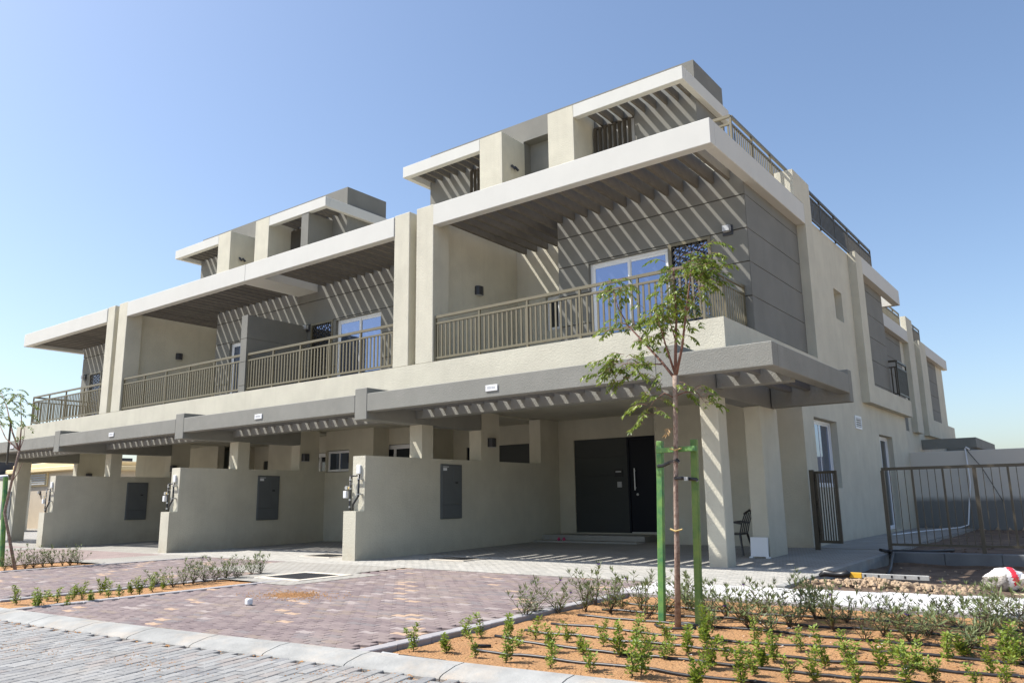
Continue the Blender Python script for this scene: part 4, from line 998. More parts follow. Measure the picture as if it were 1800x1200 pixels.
# sand spill on driveway
b = MB(); q = random.Random(3)
for i in range(1500):
    r = abs(q.gauss(0, 1)); a = q.uniform(0, 6.28); x = -9.45+r*.42*math.cos(a); y = 7.3+r*.28*math.sin(a); s_ = q.uniform(.006, .02)*(1.3 if r < .8 else .8)
    b.poly([(x-s_, y, -.03), (x, y-s_, -.03), (x+s_, y, -.03), (x, y+s_, -.03), (x, y, -.03+s_*.8)], [(0, 1, 4), (1, 2, 4), (2, 3, 4), (3, 0, 4)], 'sand_orange')
props(b.build('spilled_sand'), 'patch of reddish sand and gravel spilled on the driveway', 'sand', kind='stuff')
# rubble and clods
def clod(b, x, y, z, r, mn, q):
    n = 7; top = (x+q.uniform(-.3, .3)*r, y+q.uniform(-.3, .3)*r, z+r*q.uniform(.5, .95))
    ring1 = [(x+math.cos(6.283*i/n)*r*q.uniform(.8, 1.15), y+math.sin(6.283*i/n)*r*q.uniform(.8, 1.15), z-.01) for i in range(n)]
    ring2 = [(x+(p[0]-x)*q.uniform(.6, .8), y+(p[1]-y)*q.uniform(.6, .8), z+r*q.uniform(.35, .6)) for p in ring1]
    b.poly(ring1+ring2+[top], [(i, (i+1) % n, n+(i+1) % n, n+i) for i in range(n)]+[(n+i, n+(i+1) % n, 2*n) for i in range(n)], mn)
b = MB(); q = random.Random(11)
for i in range(380):
    t_ = q.random(); x = -3.75+t_*1.9+q.gauss(0, .12); y = 12.35+q.gauss(0, .28)+t_*.15
    clod(b, x, y, soilz(x, y)+0.10*math.exp(-((x+3.0)/.8)**2-((y-12.4)/.35)**2), q.uniform(.01, .05), 'rubble_tan', q)
for i in range(260):
    x = q.uniform(-3.6, 5); y = q.uniform(12.8, 17.8); clod(b, x, y, soilz(x, y), q.uniform(.008, .035), 'rubble_tan' if q.random() < .45 else 'soil_brown', q)
for i in range(300):
    x = q.uniform(-3.6, 5); y = q.uniform(18.6, 30); clod(b, x, y, soilz(x, y), q.uniform(.01, .05), 'soil_brown', q)
props(b.build('rubble'), 'tan rubble and loose clods of soil behind the white walkway', 'rubble', kind='stuff')
for (x, y, r, lab) in ((-3.25, 12.45, .13, 'larger tan sand lump under the spirit level'), (-2.75, 12.35, .10, 'rounded tan clod right of the larger lump'), (-2.2, 12.3, .09, 'tan clod at the edge of the white walkway')):
    b = MB(); clod(b, x, y, soilz(x, y)+.03, r, 'rubble_tan', q); props(b.build('sand_clod', loc=(x, y, 0)), lab, 'clod')
# spirit level with a black glove bundle
sl = thing('spirit_level', 'long aluminium spirit level with yellow end lying on the rubble', 'spirit level', (-2.9, 13.2, .06))
b = MB(); b.box(-3.22, -2.30, 12.98, 13.02, .015, .085, 'alu'); b.build('beam', sl, loc=(-2.9, 13, .05), bevel=.004)
piece('end_cap', -3.40, -3.22, 12.975, 13.025, .01, .09, 'yellow', sl, bevel=.004)
for x in (-3.17, -2.98, -2.8, -2.62, -2.44): piece('slot', x-.012, x+.012, 12.975, 12.982, .035, .07, 'black_plastic', sl)
b = MB(); b.tube([(-3.83, 12.95, .03), (-3.74, 12.93, .07), (-3.62, 12.96, .05), (-3.5, 12.95, .055), (-3.42, 12.96, .075), (-3.38, 12.97, .06)], [.03, .055, .045, .045, .06, .03], 'black_plastic', 9)
props(b.build('tool_pouch', smooth=True), 'black cloth tool pouch at the left end of the spirit level', 'pouch')
# crumpled cement bag
bag = thing('cement_bag', 'crumpled white bag with a red stripe lying on the bare soil', 'bag', (-1.42, 13.35, -.1))
bm = bmesh.new(); bmesh.ops.create_icosphere(bm, subdivisions=4, radius=1)
for v in bm.verts:
    p = v.co.copy(); n = noise.noise(p*2.3)*.16+noise.noise(p*6.5+Vector((3, 1, 2)))*.07
    v.co = Vector((p.x*.27, p.y*.19, p.z*.165))*(1+n)
    if p.x < -.3: v.co *= 1-0.25*abs(noise.noise(p*5))
me = bpy.data.meshes.new('bag_body'); bm.to_mesh(me); bm.free()
for n in ('bag_white', 'red_print', 'bag_grey'): me.materials.append(M[n])
for f in me.polygons:
    c = f.center
    f.material_index = 2 if (c.x < .03 and c.z < .09) else (1 if 0.09 < c.x < .17 and c.z > -.08 else 0)
    f.use_smooth = True
o = link('bag_body', me, (-1.42, 13.3, 0.04), bag); o.rotation_euler = (0, R(-12), R(18))
b = MB(); b.poly([(-1.20, 13.2, .07), (-1.04, 13.24, .14), (-1.02, 13.36, .12), (-1.18, 13.42, .08), (-1.19, 13.3, .13)], [(0, 1, 4), (1, 2, 4), (2, 3, 4), (3, 0, 4)], 'bag_white'); b.build('bag_neck', bag, loc=(-1.2, 13.3, .1))
b = MB(); b.tube([(-3.86, 18.1, .1), (-3.95, 17.95, .1), (-4.05, 18.0, .12), (-3.98, 18.1, .1), (-3.8, 17.95, .07), (-3.5, 16.2, -.1), (-3.3, 14.9, -.14)], .03, 'black_hose', 8); b.tube([(-3.86, 18.1, .1), (-3.3, 18.8, .06), (-2.9, 19.4, .06)], .025, 'black_hose', 8)
props(b.build('black_hose', smooth=True), 'black hose looped at the foot of the first fence post', 'hose')
b = MB(); q = random.Random(2)
for i in range(46):
    x = q.uniform(-3.9, -1.2) if i > 14 else q.gauss(-2.98, .12); y = q.uniform(6.3, 8.2) if i > 14 else q.gauss(8.35, .07); s_ = q.uniform(.006, .02)
    b.poly([(x-s_, y-s_*.6, bedz(x, y)+.012), (x+s_, y-s_*.4, bedz(x, y)+.018), (x+s_*.7, y+s_, bedz(x, y)+.02), (x-s_*.6, y+s_, bedz(x, y)+.013)], [(0, 1, 2, 3)], 'white_plastic')
props(b.build('litter'), 'scraps of white paper and plaster scattered in the flower bed', 'litter', kind='stuff')

b = MB(); q = random.Random(77)
for i in range(1400):
    x = q.uniform(-5.3, 2.5); y = kb(x)+.05+q.random()*(9.6-kb(x)); clod(b, x, y, bedz(x, y), q.uniform(.004, .016)*(2.2 if q.random() < .04 else 1), 'sand_orange', q)
props(b.build('sand_clods'), 'small loose clods of orange sand all over the right flower bed', 'sand', kind='stuff')
b = MB()
for i in range(260):
    x = q.uniform(-5.3, 2.5); y = kb(x)+.1+q.random()*(9.4-kb(x)); a = q.uniform(0, 6.28); l_ = q.uniform(.02, .05); w_ = l_*.3; z_ = bedz(x, y)+.012
    c_, s_ = math.cos(a), math.sin(a)
    b.poly([(x-c_*l_/2, y-s_*l_/2, z_), (x+s_*w_/2, y-c_*w_/2, z_+.006), (x+c_*l_/2, y+s_*l_/2, z_+.002), (x-s_*w_/2, y+c_*w_/2, z_+.004)], [(0, 1, 2, 3)], 'leaf_dry' if q.random() < .7 else 'leaf_ruellia')
props(b.build('fallen_leaves'), 'dry fallen leaves scattered on the orange sand', 'leaves', kind='stuff')
# ================================================================ irrigation hoses
def hose(pts, r, lab, mn='black_hose'):
    P_ = []
    for (xa, ya), (xb, yb) in zip(pts, pts[1:]):
        n = max(2, int(math.hypot(xb-xa, yb-ya)/.12))
        for i in range(n):
            t = i/n; x = xa+(xb-xa)*t; y = ya+(yb-ya)*t; y += .015*noise.noise(Vector((x*1.5, ya, 0))); P_.append((x, y, bedz(x, y)+r*.75+.006*noise.noise(Vector((x*3, y, 4)))))
    x, y = pts[-1]; P_.append((x, y, bedz(x, y)+r))
    b = MB(); b.tube(P_, r, mn, 8); return props(b.build('irrigation_hose', smooth=True), lab, 'hose', 'drip irrigation hoses in the flower beds')
hose([(-5.15, 5.03), (-4.7, 5.05), (-4.0, 5.10), (-3.2, 5.18), (-2.4, 5.30), (-1.4, 5.5), (1, 5.8), (5, 6.4)], .024, 'thick black supply hose running along the kerb in the right bed')
ys = [(5.75, 'first thin drip line behind the supply hose, curled at its left end'), (6.25, 'second thin drip line from the kerb in the right bed'), (6.8, 'third thin drip line from the kerb in the right bed'), (7.35, 'fourth thin drip line, just in front of the staked tree'), (7.95, 'fifth drip line, passing right behind the tree trunk'), (8.55, 'sixth drip line among the narrow-leaved shrubs'), (9.15, 'rearmost drip line next to the white walkway')]
for i, (y, lab) in enumerate(ys):
    pts = [(-4.75-.05*i, y+.16), (-4.86-.06*i, y+.06), (-4.8-.06*i, y-.03), (-4.4, y-.03), (-3, y+.03), (-1, y+.22), (1.5, y+.45), (5, y+.9)] if i == 0 else [(-4.95-.04*i, y+.02), (-4, y), (-2.5, y+.06), (-1, y+.2), (1.5, y+.4), (5, y+.9)]
    hose(pts, .0145, lab)
b = MB(); b.tube([(-5.25, 5.03, -.05), (-5.05, 5.03, -.05)], .026, 'alu', 8); b.build('hose_end')
props(bpy.data.objects['hose_end'], 'silver end plug of the supply hose near the first seedling', 'hose end')
hose([(-11.75, 4.8), (-11.95, 5.6), (-12.0, 7.0), (-12.15, 8.6)], .014, 'black drip line in the narrow left bed')
hose([(-12.3, 4.6), (-12.3, 6.0), (-12.4, 8.0)], .014, 'black drip line along the far side of the narrow left bed')

# ================================================================ plants
def leaf(b, p, d, up, L, w, mn, fold=0.25):
    d = d.normalized(); s = d.cross(up)
    if s.length < 1e-3: s = d.cross(Vector((1, 0, 0)))
    s.normalize(); n = s.cross(d)
    a = p; c = p+d*L; m1 = p+d*L*.42+n*(-fold*w); l1 = m1+s*w*.5+n*fold*w; r1 = m1-s*w*.5+n*fold*w
    b.poly([a, l1, c, r1, m1], [(0, 4, 1), (4, 2, 1), (0, 3, 4), (4, 3, 2)], mn)
def rv(q): return Vector((q.gauss(0, 1), q.gauss(0, 1), q.gauss(0, 1))).normalized()
def seedling_meshes(seed):
    q = random.Random(seed); st = MB(); fo = MB(); H = q.uniform(.17, .30); k = q.choice([2, 2, 3, 4])
    for j in range(k):
        az = q.uniform(0, 6.28); lean = q.uniform(.0, .35) if j == 0 else q.uniform(.3, .9); h = H*(1 if j == 0 else q.uniform(.45, .85))
        pts = [Vector((math.cos(az)*lean*h*t*t+(q.gauss(0, .006)), math.sin(az)*lean*h*t*t+q.gauss(0, .006), h*t)) for t in [i/7 for i in range(8)]]
        st.tube(pts, [.0045*(1-.08*i) for i in range(8)], 'stem_brown', 5)
        n = int(95*h/.24)
        for i in range(n):
            t = .06+.94*i/n; ix = min(6, int(t*7)); p = pts[ix].lerp(pts[ix+1], t*7-ix)
            a = i*2.4+q.uniform(-.4, .4); out = Vector((math.cos(a), math.sin(a), q.uniform(.1, .9)))
            r = q.uniform(.0, .045)*(1.15-t*.6)
            leaf(fo, p+out*r, out+rv(q)*.45, Vector((0, 0, 1))+rv(q)*.4, q.uniform(.026, .042), q.uniform(.019, .028), 'leaf_bright', .1)
    return st.mesh('stem'), fo.mesh('foliage')
def shrub_meshes(seed, flowers=False):
    q = random.Random(seed); st = MB(); fo = MB(); H = q.uniform(.40, .62); k = q.randint(8, 12)
    for j in range(k):
        az = q.uniform(0, 6.28); lean = q.uniform(.15, 1.0); h = H*q.uniform(.5, 1)
        pts = [Vector((math.cos(az)*lean*h*t+q.gauss(0, .008), math.sin(az)*lean*h*t+q.gauss(0, .008), h*t*(1-.12*lean*t))) for t in [i/7 for i in range(8)]]
        st.tube(pts, [.005*(1-.09*i) for i in range(8)], 'stem_brown', 5)
        n = int(16*h/.5)
        for i in range(n):
            t = .2+.8*i/n; ix = min(6, int(t*7)); p = pts[ix].lerp(pts[ix+1], t*7-ix)
            a = (i//2)*1.57+(math.pi if i % 2 else 0)+az+q.uniform(-.3, .3)
            out = Vector((math.cos(a), math.sin(a), q.uniform(-.15, .75)+.5*(t > .85)))
            leaf(fo, p, out, Vector((0, 0, 1)), q.uniform(.10, .165)*(1.1-.35*t), q.uniform(.018, .028), 'leaf_ruellia', .15)
        for i in range(7):
            a = i*.9; leaf(fo, pts[-1], Vector((math.cos(a)*.6, math.sin(a)*.6, 1)), Vector((0, 0, 1)), q.uniform(.05, .09), .012, 'leaf_ruellia', .15)
    fl = None
    if flowers:
        fl = MB(); p = pts[-1]
        for i in range(5):
            a = i*1.257; leaf(fl, p, Vector((math.cos(a), math.sin(a), .8)), Vector((0, 0, 1)), .035, .026, 'flower_purple', .1)
        fl = fl.mesh('flower')
    return st.mesh('stem'), fo.mesh('foliage'), fl
SM = [seedling_meshes(s) for s in range(20, 30)]
RM = [shrub_meshes(s, s % 3 == 0) for s in range(40, 52)]
def G(px, py, z=0.0):     # survey sightline -> ground coordinate (used once to transfer measured plant positions)
    d = (px-900)*r_-(py-600)*u_+1371.993*f_; t = (z-CAMZ)/d.z; return d.x*t, d.y*t
def Mx(x, y): return (660+x/3, 940+y/3)
def Rx(x, y): return (1200+x/3, 940+y/3)
def Lx(x, y): return (x*.36667, 920+y*.36667)
seedR = [Mx(*p) for p in [(205,595),(375,605),(480,525),(560,535),(530,628),(700,522),(690,655),(755,578),(845,535),(925,602),(925,685),(1005,552),(1095,610),(1130,705),(1205,575),(1290,622),(1370,575),(1425,590),(1350,735),(1402,725),(1545,535),(1520,642),(1565,615),(1645,608),(1690,775),(1760,682),(1735,555)]]
seedR += [Rx(*p) for p in [(75,772),(130,548),(150,690),(310,772),(395,575),(380,722),(425,682),(480,652),(560,752),(625,598),(690,752),(750,682),(855,612),(920,772),(1035,712),(1110,642),(1165,662),(1180,775),(1325,752),(1400,652),(1480,622),(1545,772),(1690,645),(1745,672),(1700,775),(1790,645),(230,640),(880,700),(1240,690),(1620,720)]]
seedL = [Lx(*p) for p in [(75,385),(165,400),(182,396),(225,366),(275,375),(320,390),(345,362),(392,362),(437,372),(480,337),(520,350),(570,352),(630,332),(670,337),(730,322),(780,312)]]
shR = [Mx(*p) for p in [(790,430),(860,412),(965,402),(1110,388),(1165,360),(1240,400),(1300,378),(1400,380),(1430,425),(1530,400),(1640,382),(1735,372)]]
shR += [Rx(*p) for p in [(30,355),(100,432),(150,482),(230,422),(310,432),(350,482),(470,512),(560,472),(620,432),(700,432),(800,492),(870,452),(960,545),(1060,522),(1130,482),(1200,552),(1290,522),(1350,452),(1500,605),(1560,572),(1640,502),(1700,482),(1760,602),(1790,522),(420,400),(760,410),(1020,440),(1450,470),(1600,440),(1780,440)]]
shL = [Lx(*p) for p in [(745,295),(830,300),(880,290),(925,285),(980,275),(1030,275),(1085,264),(1130,262),(1210,245),(1250,241)]]
shLL = [Lx(*p) for p in [(20,222),(60,207),(120,212),(160,208),(205,205),(250,200),(300,197),(335,196),(372,190)]]
ORD = ['first', 'second', 'third', 'fourth', 'fifth', 'sixth', 'seventh', 'eighth', 'ninth', 'tenth', 'eleventh', 'twelfth', 'thirteenth', 'fourteenth', 'fifteenth', 'sixteenth', 'seventeenth', 'eighteenth', 'nineteenth', 'twentieth', 'twenty-first', 'twenty-second', 'twenty-third', 'twenty-fourth', 'twenty-fifth', 'twenty-sixth', 'twenty-seventh', 'twenty-eighth']
def plant(kind, x, y, z, lab, grp, i, sc):
    q = random.Random(i*7+int(x*100))
    if kind == 's': st, fo = SM[i % len(SM)]; fl = None; t = thing('seedling', lab, 'plant', (x, y, z), grp)
    else: st, fo, fl = RM[i % len(RM)]; t = thing('shrub', lab, 'plant', (x, y, z), grp)
    t.rotation_euler = (q.gauss(0, .13), q.gauss(0, .13), q.uniform(0, 6.28)); t.scale = (sc, sc, sc*q.uniform(.9, 1.1))
    for nm, me in (('stem', st), ('foliage', fo), ('flower', fl)):
        if me: o = bpy.data.objects.new(nm, me); COL.objects.link(o); o.parent = t
def rows(pts, bounds, names):
    out = {k: [] for k in range(len(names))}
    for p in pts:
        x, y = G(*p, -0.05); k = sum(1 for b_ in bounds if y > b_); out[k].append((x, y))
    return out
rw = rows(seedR, [5.55, 6.1, 6.65], ['a', 'b', 'c', 'd'])
nm_ = ['row nearest the kerb', 'second row', 'third row', 'rearmost row']
n = 0
for k, L_ in rw.items():
    for j, (x, y) in enumerate(sorted(L_)):
        plant('s', x, y, bedz(x, y)-.005, 'green seedling, %s from the left in the %s, right bed' % (ORD[min(j, 27)], nm_[k]), 'bright green seedlings in the right flower bed', n, rnd.uniform(.68, 1.1)); n += 1
for j, (x, y) in enumerate(sorted(G(*p, -.04) for p in seedL)):
    plant('s', x, y, -.055, 'green seedling, %s from the left in the narrow bed left of the driveway' % ORD[j], 'bright green seedlings in the narrow left bed', n, rnd.uniform(.8, 1.0)); n += 1
rw = rows(shR, [7.3, 7.9, 8.6], ['a', 'b', 'c', 'd'])
nm_ = ['front row of shrubs', 'second row of shrubs', 'third row of shrubs', 'back row by the white walkway']
for k, L_ in rw.items():
    for j, (x, y) in enumerate(sorted(L_)):
        plant('r', x, y, bedz(x, y)-.005, 'olive green shrub, %s from the left in the %s' % (ORD[min(j, 27)], nm_[k]), 'narrow-leaved shrubs in the right flower bed', n, rnd.uniform(.68, 1.05)); n += 1
for j, (x, y) in enumerate(sorted(G(*p, -.04) for p in shL)):
    plant('r', x, y, -.055, 'narrow-leaved shrub, %s from the left in the bed beside the drain grate' % ORD[j], 'narrow-leaved shrubs in the narrow left bed', n, rnd.uniform(.65, .95)); n += 1
for j, (x, y) in enumerate(sorted(G(*p, -.04) for p in shLL)):
    plant('r', x, y, -.055, 'narrow-leaved shrub, %s from the left in the bed at the left edge' % ORD[j], 'narrow-leaved shrubs in the far left bed', n, rnd.uniform(.7, 1.0)); n += 1

# ---------------- young neem trees
def frond(b, p, d, L, q, mn, droop=.9):
    d = d.normalized(); n = int(L/.030); pts = []; c = Vector(p)
    for i in range(n+1):
        pts.append(c.copy()); dd = (d+Vector((0, 0, -droop*(i/n)**1.3))).normalized(); c += dd*(L/n)
    b.tube(pts, [.0028*(1-.6*i/n) for i in range(n+1)], 'bark_young', 4, caps=False)
    for i in range(2, n+1):
        t = (pts[i]-pts[i-1]).normalized(); s = t.cross(Vector((0, 0, 1)))
        if s.length < .1: s = Vector((1, 0, 0))
        s.normalize()
        for sg in (-1, 1):
            dir_ = (t*.6+s*sg*q.uniform(.5, .9)+Vector((0, 0, q.uniform(-1.0, -.15)))+rv(q)*.25).normalized()
            leaf(b, pts[i], dir_, Vector((0, 0, 1))+rv(q)*.5, q.uniform(.05, .082)*(1.1-.3*abs(i/n-.5)), q.uniform(.022, .032), mn, .10)
    leaf(b, pts[-1], pts[-1]-pts[-2], Vector((0, 0, 1)), .06, .02, mn)
def PT(px, py, Y): # sightline measurement at depth Y
    d = (px-900)*r_-(py-600)*u_+1371.993*f_; t = Y/d.y; return Vector((d.x*t, Y, CAMZ+d.z*t))
tr = thing('young_tree', 'slender young tree with feathery leaves tied between two green stakes', 'tree', (-3.82, 7.87, -.07), 'young street trees')
Y0 = 7.87; q = random.Random(21)
T0_=0
T0 = [Vector((-3.82, 7.87, -.1))]+[PT(px, py, Y0) for px, py in ((1190, 960), (1188, 860), (1188, 775), (1187, 700), (1187, 660))]
b = MB(); b.tube(T0, [.034, .029, .026, .025, .027, .031], 'bark', 10)
b.build('trunk', tr, loc=tr.location, smooth=True)
BR = [([(1187,662),(1188,600),(1189,560),(1186,510),(1184,470)], [0, .0, .02, .0, -.03], .020),
      ([(1189,658),(1199,610),(1206,550),(1212,500),(1216,462)], [0, -.04, -.1, -.14, -.16], .018),
      ([(1184,662),(1165,638),(1132,602),(1104,572),(1086,540),(1078,508)], [0, .05, .12, .18, .2, .2], .017),
      ([(1186,655),(1172,612),(1161,575),(1152,548)], [0, -.05, -.12, -.16], .014),
      ([(1187,700),(1168,690),(1150,704),(1138,722)], [0, -.06, -.12, -.16], .008),
      ([(1189,695),(1206,688),(1226,690),(1238,706)], [0, .05, .08, .1], .008),
      ([(1165,640),(1140,640),(1112,640),(1085,638)], [.05, .0, -.05, -.1], .009),
      ([(1104,572),(1092,566),(1078,572)], [.18, .2, .22], .007), ([(1206,550),(1222,520),(1238,500)], [-.1, -.1, -.12], .008),
      ([(1188,600),(1176,560),(1168,530)], [0, .1, .15], .008)]
b = MB()
for pp, dy, r in BR:
    pts = [PT(px, py, Y0+d_) for (px, py), d_ in zip(pp, dy)]; k = len(pts); b.tube(pts, [r*(1-.75*i/(k-1)) for i in range(k)], 'bark_young', 7)
b.build('branch', tr, loc=tr.location, smooth=True)
b = MB()
def cluster(px, py, dy, n, az=None, L=(.13, .25), spread=1.8, mn='leaf_neem', droop=1.45):
    n = n if mn == 'leaf_dry' else int(n*2.4+.5)
    p = PT(px, py, Y0+dy)
    for i in range(n):
        a = (az if az is not None else q.uniform(0, 6.28))+q.gauss(0, .5*spread); e = q.uniform(-.2, .8)
        frond(b, p+Vector((q.gauss(0, .05), q.gauss(0, .06), q.gauss(0, .055))), Vector((math.cos(a), math.sin(a), e)), q.uniform(*L), q, mn, droop)
for (px, py, dy, n, az) in [(1078,508,.2,4,None),(1090,520,.2,3,3.1),(1092,505,.2,3,.0),(1104,572,.18,4,None),(1080,572,.22,3,3.1),(1120,590,.14,2,1.5),(1140,600,.08,2,4.5),
     (1085,638,-.1,4,3.1),(1100,640,-.05,4,None),(1125,640,.0,3,5.0),(1075,650,-.1,3,3.3),(1152,548,-.16,4,None),(1165,560,-.12,3,3.0),(1172,600,-.05,2,None),
     (1184,472,-.03,5,None),(1187,500,.0,4,None),(1188,540,.02,4,None),(1186,520,0,3,0.2),(1216,462,-.16,5,.1),(1213,480,-.15,4,.3),(1222,515,-.1,3,.1),(1238,500,-.12,3,0),(1208,540,-.1,3,None),
     (1168,530,.15,4,None),(1176,560,.1,3,None),(1138,722,-.16,2,3.4),(1150,706,-.12,2,None),(1238,704,.1,2,-.2),(1222,690,.08,2,.3),(1195,690,.0,2,.2),(1070,655,-.1,3,None),(1090,665,-.08,3,None),(1112,660,-.04,3,None),(1075,625,0,2,3.),(1130,625,.03,2,None),(1160,585,-.1,2,None),(1235,480,-.14,3,.1),(1250,478,-.14,3,0.),(1195,520,0,3,None),(1205,500,-.1,3,None),(1222,555,-.05,1,0),(1140,700,-.1,1,3.5),(1165,700,-.05,1,3.9),(1158,672,.02,2,4.2),(1200,575,-.05,2,0.)]:
    cluster(px, py, dy, n, az)
for (px, py, dy, n, az, L) in [(1216,458,-.16,3,.15,(.34,.42)),(1150,715,-.14,1,3.9,(.28,.32)),(1175,560,.1,2,2.2,(.22,.3))]: cluster(px, py, dy, n, az, L)
cluster(1162, 735, -.1, 1, 4.7, (.14, .18), .3, 'leaf_dry', 2.5)
b.build('foliage', tr, loc=tr.location)
# stakes
sk = thing('tree_stakes', 'green wooden tree support of two posts and a crossbar with black straps', 'tree support', (-3.8, 7.95, -.08))
def post(px0, py0, px1, py1, Y, mn, w=.036):
    a, c = PT(px0, py0, Y), PT(px1, py1, Y); a.z = -.15
    bb = MB(); bb.box(-w, w, -w*.8, w*.8, 0, (c-a).length, mn); me = bb.mesh('post', bevel=.006)
    o = link('post', me, a, sk); o.rotation_euler = (c-a).to_track_quat('Z', 'Y').to_euler(); o.rotation_mode = 'QUATERNION'; o.rotation_quaternion = Vector((0, 0, 1)).rotation_difference((c-a).normalized())
post(1162, 1062, 1160, 775, 8.05, 'green_paint'); post(1227, 1066, 1220, 772, 8.0, 'green_paint_old')
a, c = PT(1154, 792, 7.96), PT(1224, 792, 7.9)
bb = MB(); bb.box(0, (c-a).length, -.02, .02, -.028, .028, 'green_paint'); o = link('crossbar', bb.mesh('crossbar', bevel=.005), a, sk); o.rotation_euler[2] = math.atan2(c.y-a.y, c.x-a.x)
for (pts, lab) in (([(1156, 819), (1165, 818), (1178, 812), (1190, 808), (1194, 812)], 0), ([(1186, 840), (1196, 840), (1210, 841), (1224, 842), (1226, 845)], 1)):
    bb = MB(); bb.tube([PT(px, py, 7.84 if 1180 < px < 1200 else 7.93) for px, py in pts], .019, 'black_plastic', 6); bb.build('strap', sk, loc=sk.location)
bb = MB(); bb.box(-.02, .02, -.012, .012, -.02, .02, 'alu'); link('buckle', bb.mesh('buckle'), PT(1206, 841, 7.87), sk)
for px, py in ((1188, 789), (1189, 931)):
    bb = MB(); p = PT(px, py, 7.84); bb.tube([p+Vector((-.07, 0, .01)), p+Vector((0, -.02, -.012)), p+Vector((.07, 0, .008))], .009, 'tie_gold', 5); bb.build('tie', sk, loc=sk.location)
# watering hollow
b = MB(); b.tube([(-3.82+.24*math.cos(a_*.5), 7.87+.2*math.sin(a_*.5), -.06) for a_ in range(13)], .014, 'black_hose', 6); props(b.build('root_ring_hose', smooth=True), 'black hose ring around the base of the staked tree', 'hose')

# left tree
lt = thing('young_tree', 'young tree cut by the left picture edge, with a green stake', 'tree', (-18.6, 7.25, -.05), 'young street trees')
Y0 = 7.3; b = MB(); b.tube([Vector((-18.75, 7.3, -.08)), PT(8, 900, Y0), PT(22, 840, Y0), PT(34, 792, Y0)], [.036, .03, .028, .026], 'bark', 8)
BL = [([(34, 792), (38, 745), (36, 700)], .018), ([(34, 792), (22, 760), (12, 715), (2, 690)], .022), ([(34, 792), (42, 770), (44, 745)], .010), ([(34, 792), (10, 770), (-8, 730)], .018), ([(18, 850), (32, 830), (40, 812)], .012)]
for pp, r in BL: pts = [PT(px, py, Y0+.1*i) for i, (px, py) in enumerate(pp)]; b.tube(pts, [r*(1-.7*i/(len(pts)-1)) for i in range(len(pts))], 'bark_young', 6)
b.build('trunk', lt, loc=lt.location, smooth=True)
b = MB(); q = random.Random(9)
for (px, py, n, az) in [(34,700,3,None),(40,712,2,None),(44,730,2,0.),(26,692,3,None),(20,705,3,None),(6,715,3,None),(12,730,3,None),(-4,690,3,None),(2,745,2,None),(-12,730,3,None),(34,745,1,0),(46,745,1,0.),(40,765,1,-.4)]:
    cluster(px, py, q.uniform(-.3, .3), n, az, (.2, .34))
b.build('foliage', lt, loc=lt.location)
p0, p1 = PT(4, 985, 7.5), PT(10, 838, 7.5); bb = MB(); bb.tube([Vector((p0.x, p0.y, -.1)), p1], .055, 'green_paint', 8)
props(bb.build('tree_stake'), 'dark green round stake beside the tree at the left edge', 'stake')
p0, p1 = PT(12, 815, 7.4), PT(19, 742, 7.4); bb = MB(); bb.tube([p0, p1], .022, 'dark_bronze', 6); bb.build('support_rod', lt, loc=lt.location)

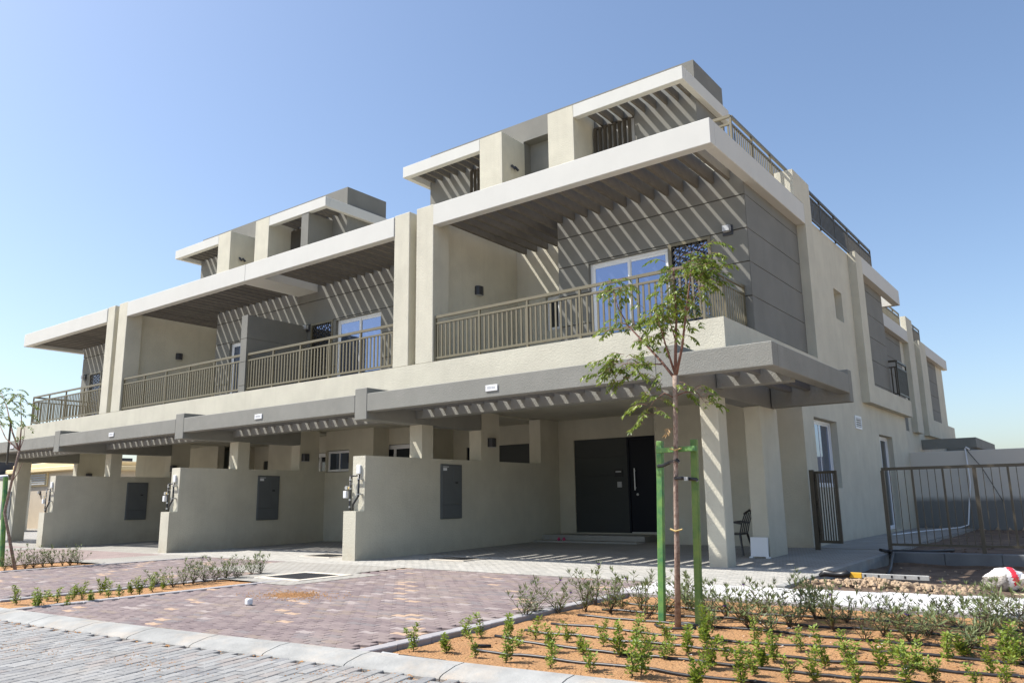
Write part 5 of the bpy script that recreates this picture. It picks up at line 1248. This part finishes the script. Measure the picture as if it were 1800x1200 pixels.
# ================================================================ background on the left
ub = thing('utility_building', 'cream flat-roofed utility building with a louvred vent, beyond the last carport', 'building', (-52, 24, 0))
b = MB(); b.box(-58, -48.9, 22, 28, -.8, 3.35, 'shed_wall'); b.build('wall', ub, loc=(-52, 24, 0))
b = MB(); b.box(-58.8, -48.5, 21.6, 28.5, 3.35, 3.65, 'shed_cream'); b.prism([(-58.4, 21.9), (-48.8, 21.9), (-49.2, 27.5), (-57.5, 27.5)], 3.65, 3.95, 'shed_cream'); b.build('roof', ub, loc=(-52, 24, 3), bevel=.05)
b = MB(); b.box(-56.1, -53.1, 21.93, 22.0, 2.5, 3.33, 'shed_cream'); lv = b.build('vent', ub, loc=(-50, 22, 2))
for k in range(5): piece('louver', -55.95, -53.25, 21.85, 21.93, 2.6+k*.14, 2.69+k*.14, 'blind_grey', lv)
lampY(-54.2, 22.0, 2.0, 'dark lamp on the tan wall of the utility building')
cn = thing('canopy', 'dark shade canopy with white corrugated edge at the left picture edge', 'canopy', (-62, 22, 0))
b = MB(); b.prism([(-72, 20), (-59.5, 20), (-58.5, 30), (-72, 30)], 3.4, 4.7, 'canopy_dark'); b.build('roof', cn, loc=(-62, 22, 3.4))
b = MB()
for k in range(20): x = -66+k*.42; b.tube([(x, 19.6, 2.9), (x, 21.5, 3.15)], .2, 'canopy_white', 8)
b.build('corrugated_sheet', cn, loc=(-62, 20, 3))
b = MB(); b.box(-66, -48.7, 19.0, 19.3, -.8, 2.75, 'beige_render'); props(b.build('boundary_wall'), 'beige boundary wall with a grey cabinet beyond the left column', 'wall')
c = cabinet(0, 0, 0, 'grey meter cabinet on the boundary wall at the left edge', False); c.rotation_euler[2] = R(-90); c.location = (-51.6, 18.99, .55); c.scale = (1, 1.6, 1.15)
fb = thing('far_house', 'small pale house seen through the carport openings on the left', 'house', (-60, 38, 0))
b = MB(); b.box(-70, -52, 36, 44, -.6, 3.6, 'beige_render'); b.build('wall', fb, loc=(-60, 38, 0)); b = MB(); b.box(-70.2, -51.8, 35.8, 44.2, 3.6, 3.9, 'white_render'); b.build('parapet', fb, loc=(-60, 38, 3.6))
for x in (-66, -61, -56): piece('window', x, x+1.3, 35.93, 36.0, 1.2, 2.6, 'glass_dark', fb)
b = MB(); q = random.Random(4)
for i in range(1500):
    p = Vector((-68+q.gauss(0, 3.2), 44+q.gauss(0, 1.5), 3.2+abs(q.gauss(0, 1.1)))); leaf(b, p, rv(q), Vector((0, 0, 1)), .4, .22, 'tree_far')
tf = thing('bushy_tree', 'dark green treetop showing over the cream utility building', 'tree', (-68, 44, 0)); b.build('crown', tf, loc=(-68, 44, 3)); b = MB(); b.tube([(-68, 44, -.5), (-68, 44, 3)], [.25, .15], 'bark', 8); b.build('trunk', tf, loc=(-68, 44, 0))
